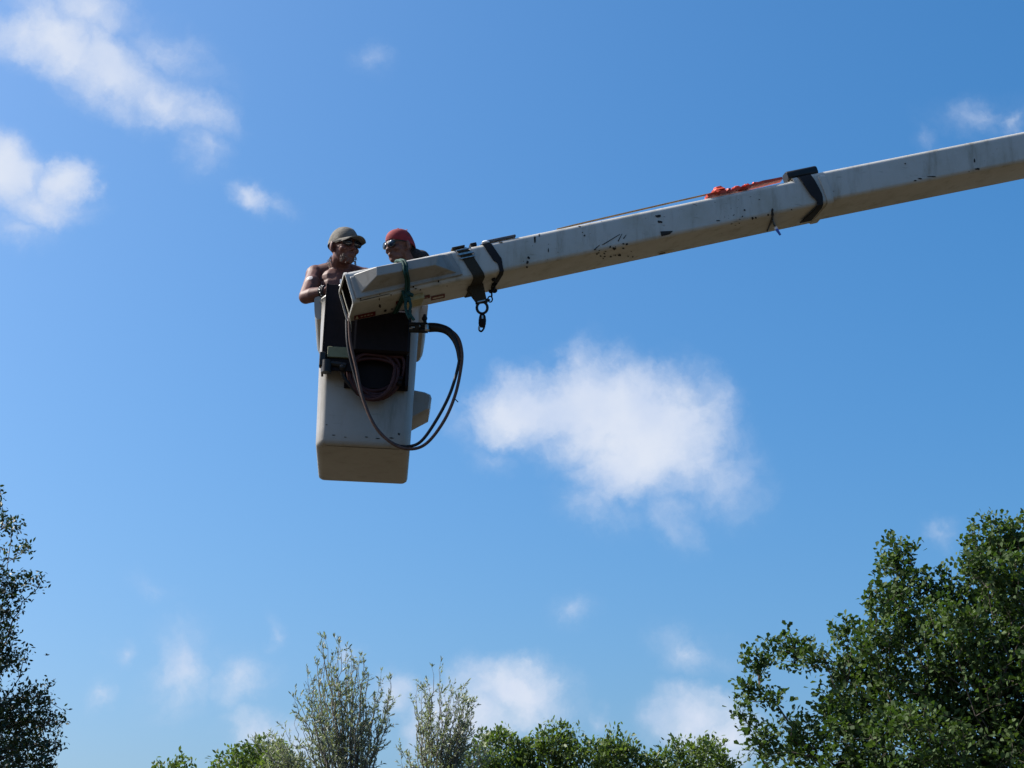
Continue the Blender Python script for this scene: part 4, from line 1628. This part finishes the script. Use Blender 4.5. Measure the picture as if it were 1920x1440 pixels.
YW = 41.0
shoot_tree('taller of the two pale grey-green trees with thin upright shoots', 655, YW,
           ((480, 1400), (505, 1375), (530, 1400), (550, 1312), (565, 1288), (585, 1250), (603, 1190), (618, 1205), (640, 1212), (655, 1235), (670, 1212), (690, 1250), (705, 1300), (724, 1262), (740, 1300), (744, 1390)), 74, 4)
shoot_tree('shorter pale grey-green tree with thin upright shoots', 815, YW + 1.5,
           ((752, 1410), (770, 1370), (785, 1300), (796, 1262), (808, 1275), (822, 1240), (835, 1270), (850, 1300), (862, 1270), (872, 1330), (888, 1310), (900, 1345), (912, 1410)), 46, 5)

# green trees along the bottom edge
YT = 58.0
for (nm, lab, cl, sd) in (
    ('green_tree', 'green tree between the shorter pale tree and the highest treetop', ((915, 1390, 22), (945, 1385, 26), (975, 1415, 26), (905, 1430, 40), (950, 1450, 50), (935, 1530, 80)), 21),
    ('green_tree', 'green tree with the highest top along the middle of the lower edge', ((1043, 1375, 20), (1062, 1385, 22), (1020, 1398, 24), (985, 1400, 16), (1050, 1420, 44), (1085, 1412, 22), (1000, 1440, 40), (1050, 1500, 80), (1050, 1560, 90)), 22),
    ('green_tree', 'round green tree right of the highest middle treetop', ((1150, 1398, 26), (1128, 1410, 24), (1175, 1410, 24), (1110, 1430, 24), (1150, 1440, 44), (1200, 1435, 28), (1150, 1520, 80)), 23),
    ('green_tree', 'green tree nearest to the oak along the lower edge', ((1310, 1405, 22), (1335, 1408, 22), (1270, 1412, 24), (1240, 1425, 20), (1355, 1432, 20), (1300, 1445, 44), (1350, 1460, 36), (1240, 1460, 36), (1300, 1530, 80)), 24),
    ('green_tree', 'green tree beside the taller pale tree, with loose top', ((482, 1410, 24), (450, 1420, 22), (515, 1415, 24), (415, 1432, 14), (470, 1445, 40), (530, 1440, 36), (430, 1470, 40), (480, 1520, 70)), 25),
    ('green_tree', 'tree of which only small green tips show above the lower edge', ((340, 1430, 12), (300, 1442, 10), (325, 1455, 24), (345, 1470, 26), (325, 1530, 60)), 26),
):
    cs = [(x, y, YT + ro.uniform(-1, 1), r_ * 1.0) for x, y, r_ in cl]
    cx = sum(c[0] for c in cs) / len(cs)
    tree(nm, lab, ground_at(cx, YT), at(cx, 1540, YT), .2, cs, 120, 'oval', (MIDL, BARK), 13, .165, .11, group='green trees along the lower edge', seed=sd, shell=.3, up=.5)

# a bird far off
Yb = 120.0
bp = at(88, 1228, Yb)
bird = thing('bird', 'tiny dark bird far off beside the dark tree', 'bird', bp)
m = MB()
m.ell(bp, (.13, .05, .045), n=10, m=7)
m.ell(bp + Vector((.13, 0, .02)), (.04, .035, .035), n=8, m=6)
m.add([bp + Vector(v) for v in ((-.10, .02, 0), (-.22, .05, .01), (-.24, -.05, .01), (-.10, -.02, 0))], [(0, 1, 2, 3)])
for s in (-1, 1):
    m.add([bp + Vector(v) for v in ((.06, .03 * s, .02), (.05, .16 * s, .07), (-.02, .30 * s, .05), (-.06, .15 * s, .06), (-.05, .03 * s, .02))], [(0, 1, 2, 3, 4)])
m.build('body', plain('dark_feathers', (.02, .02, .022), .8), bird)
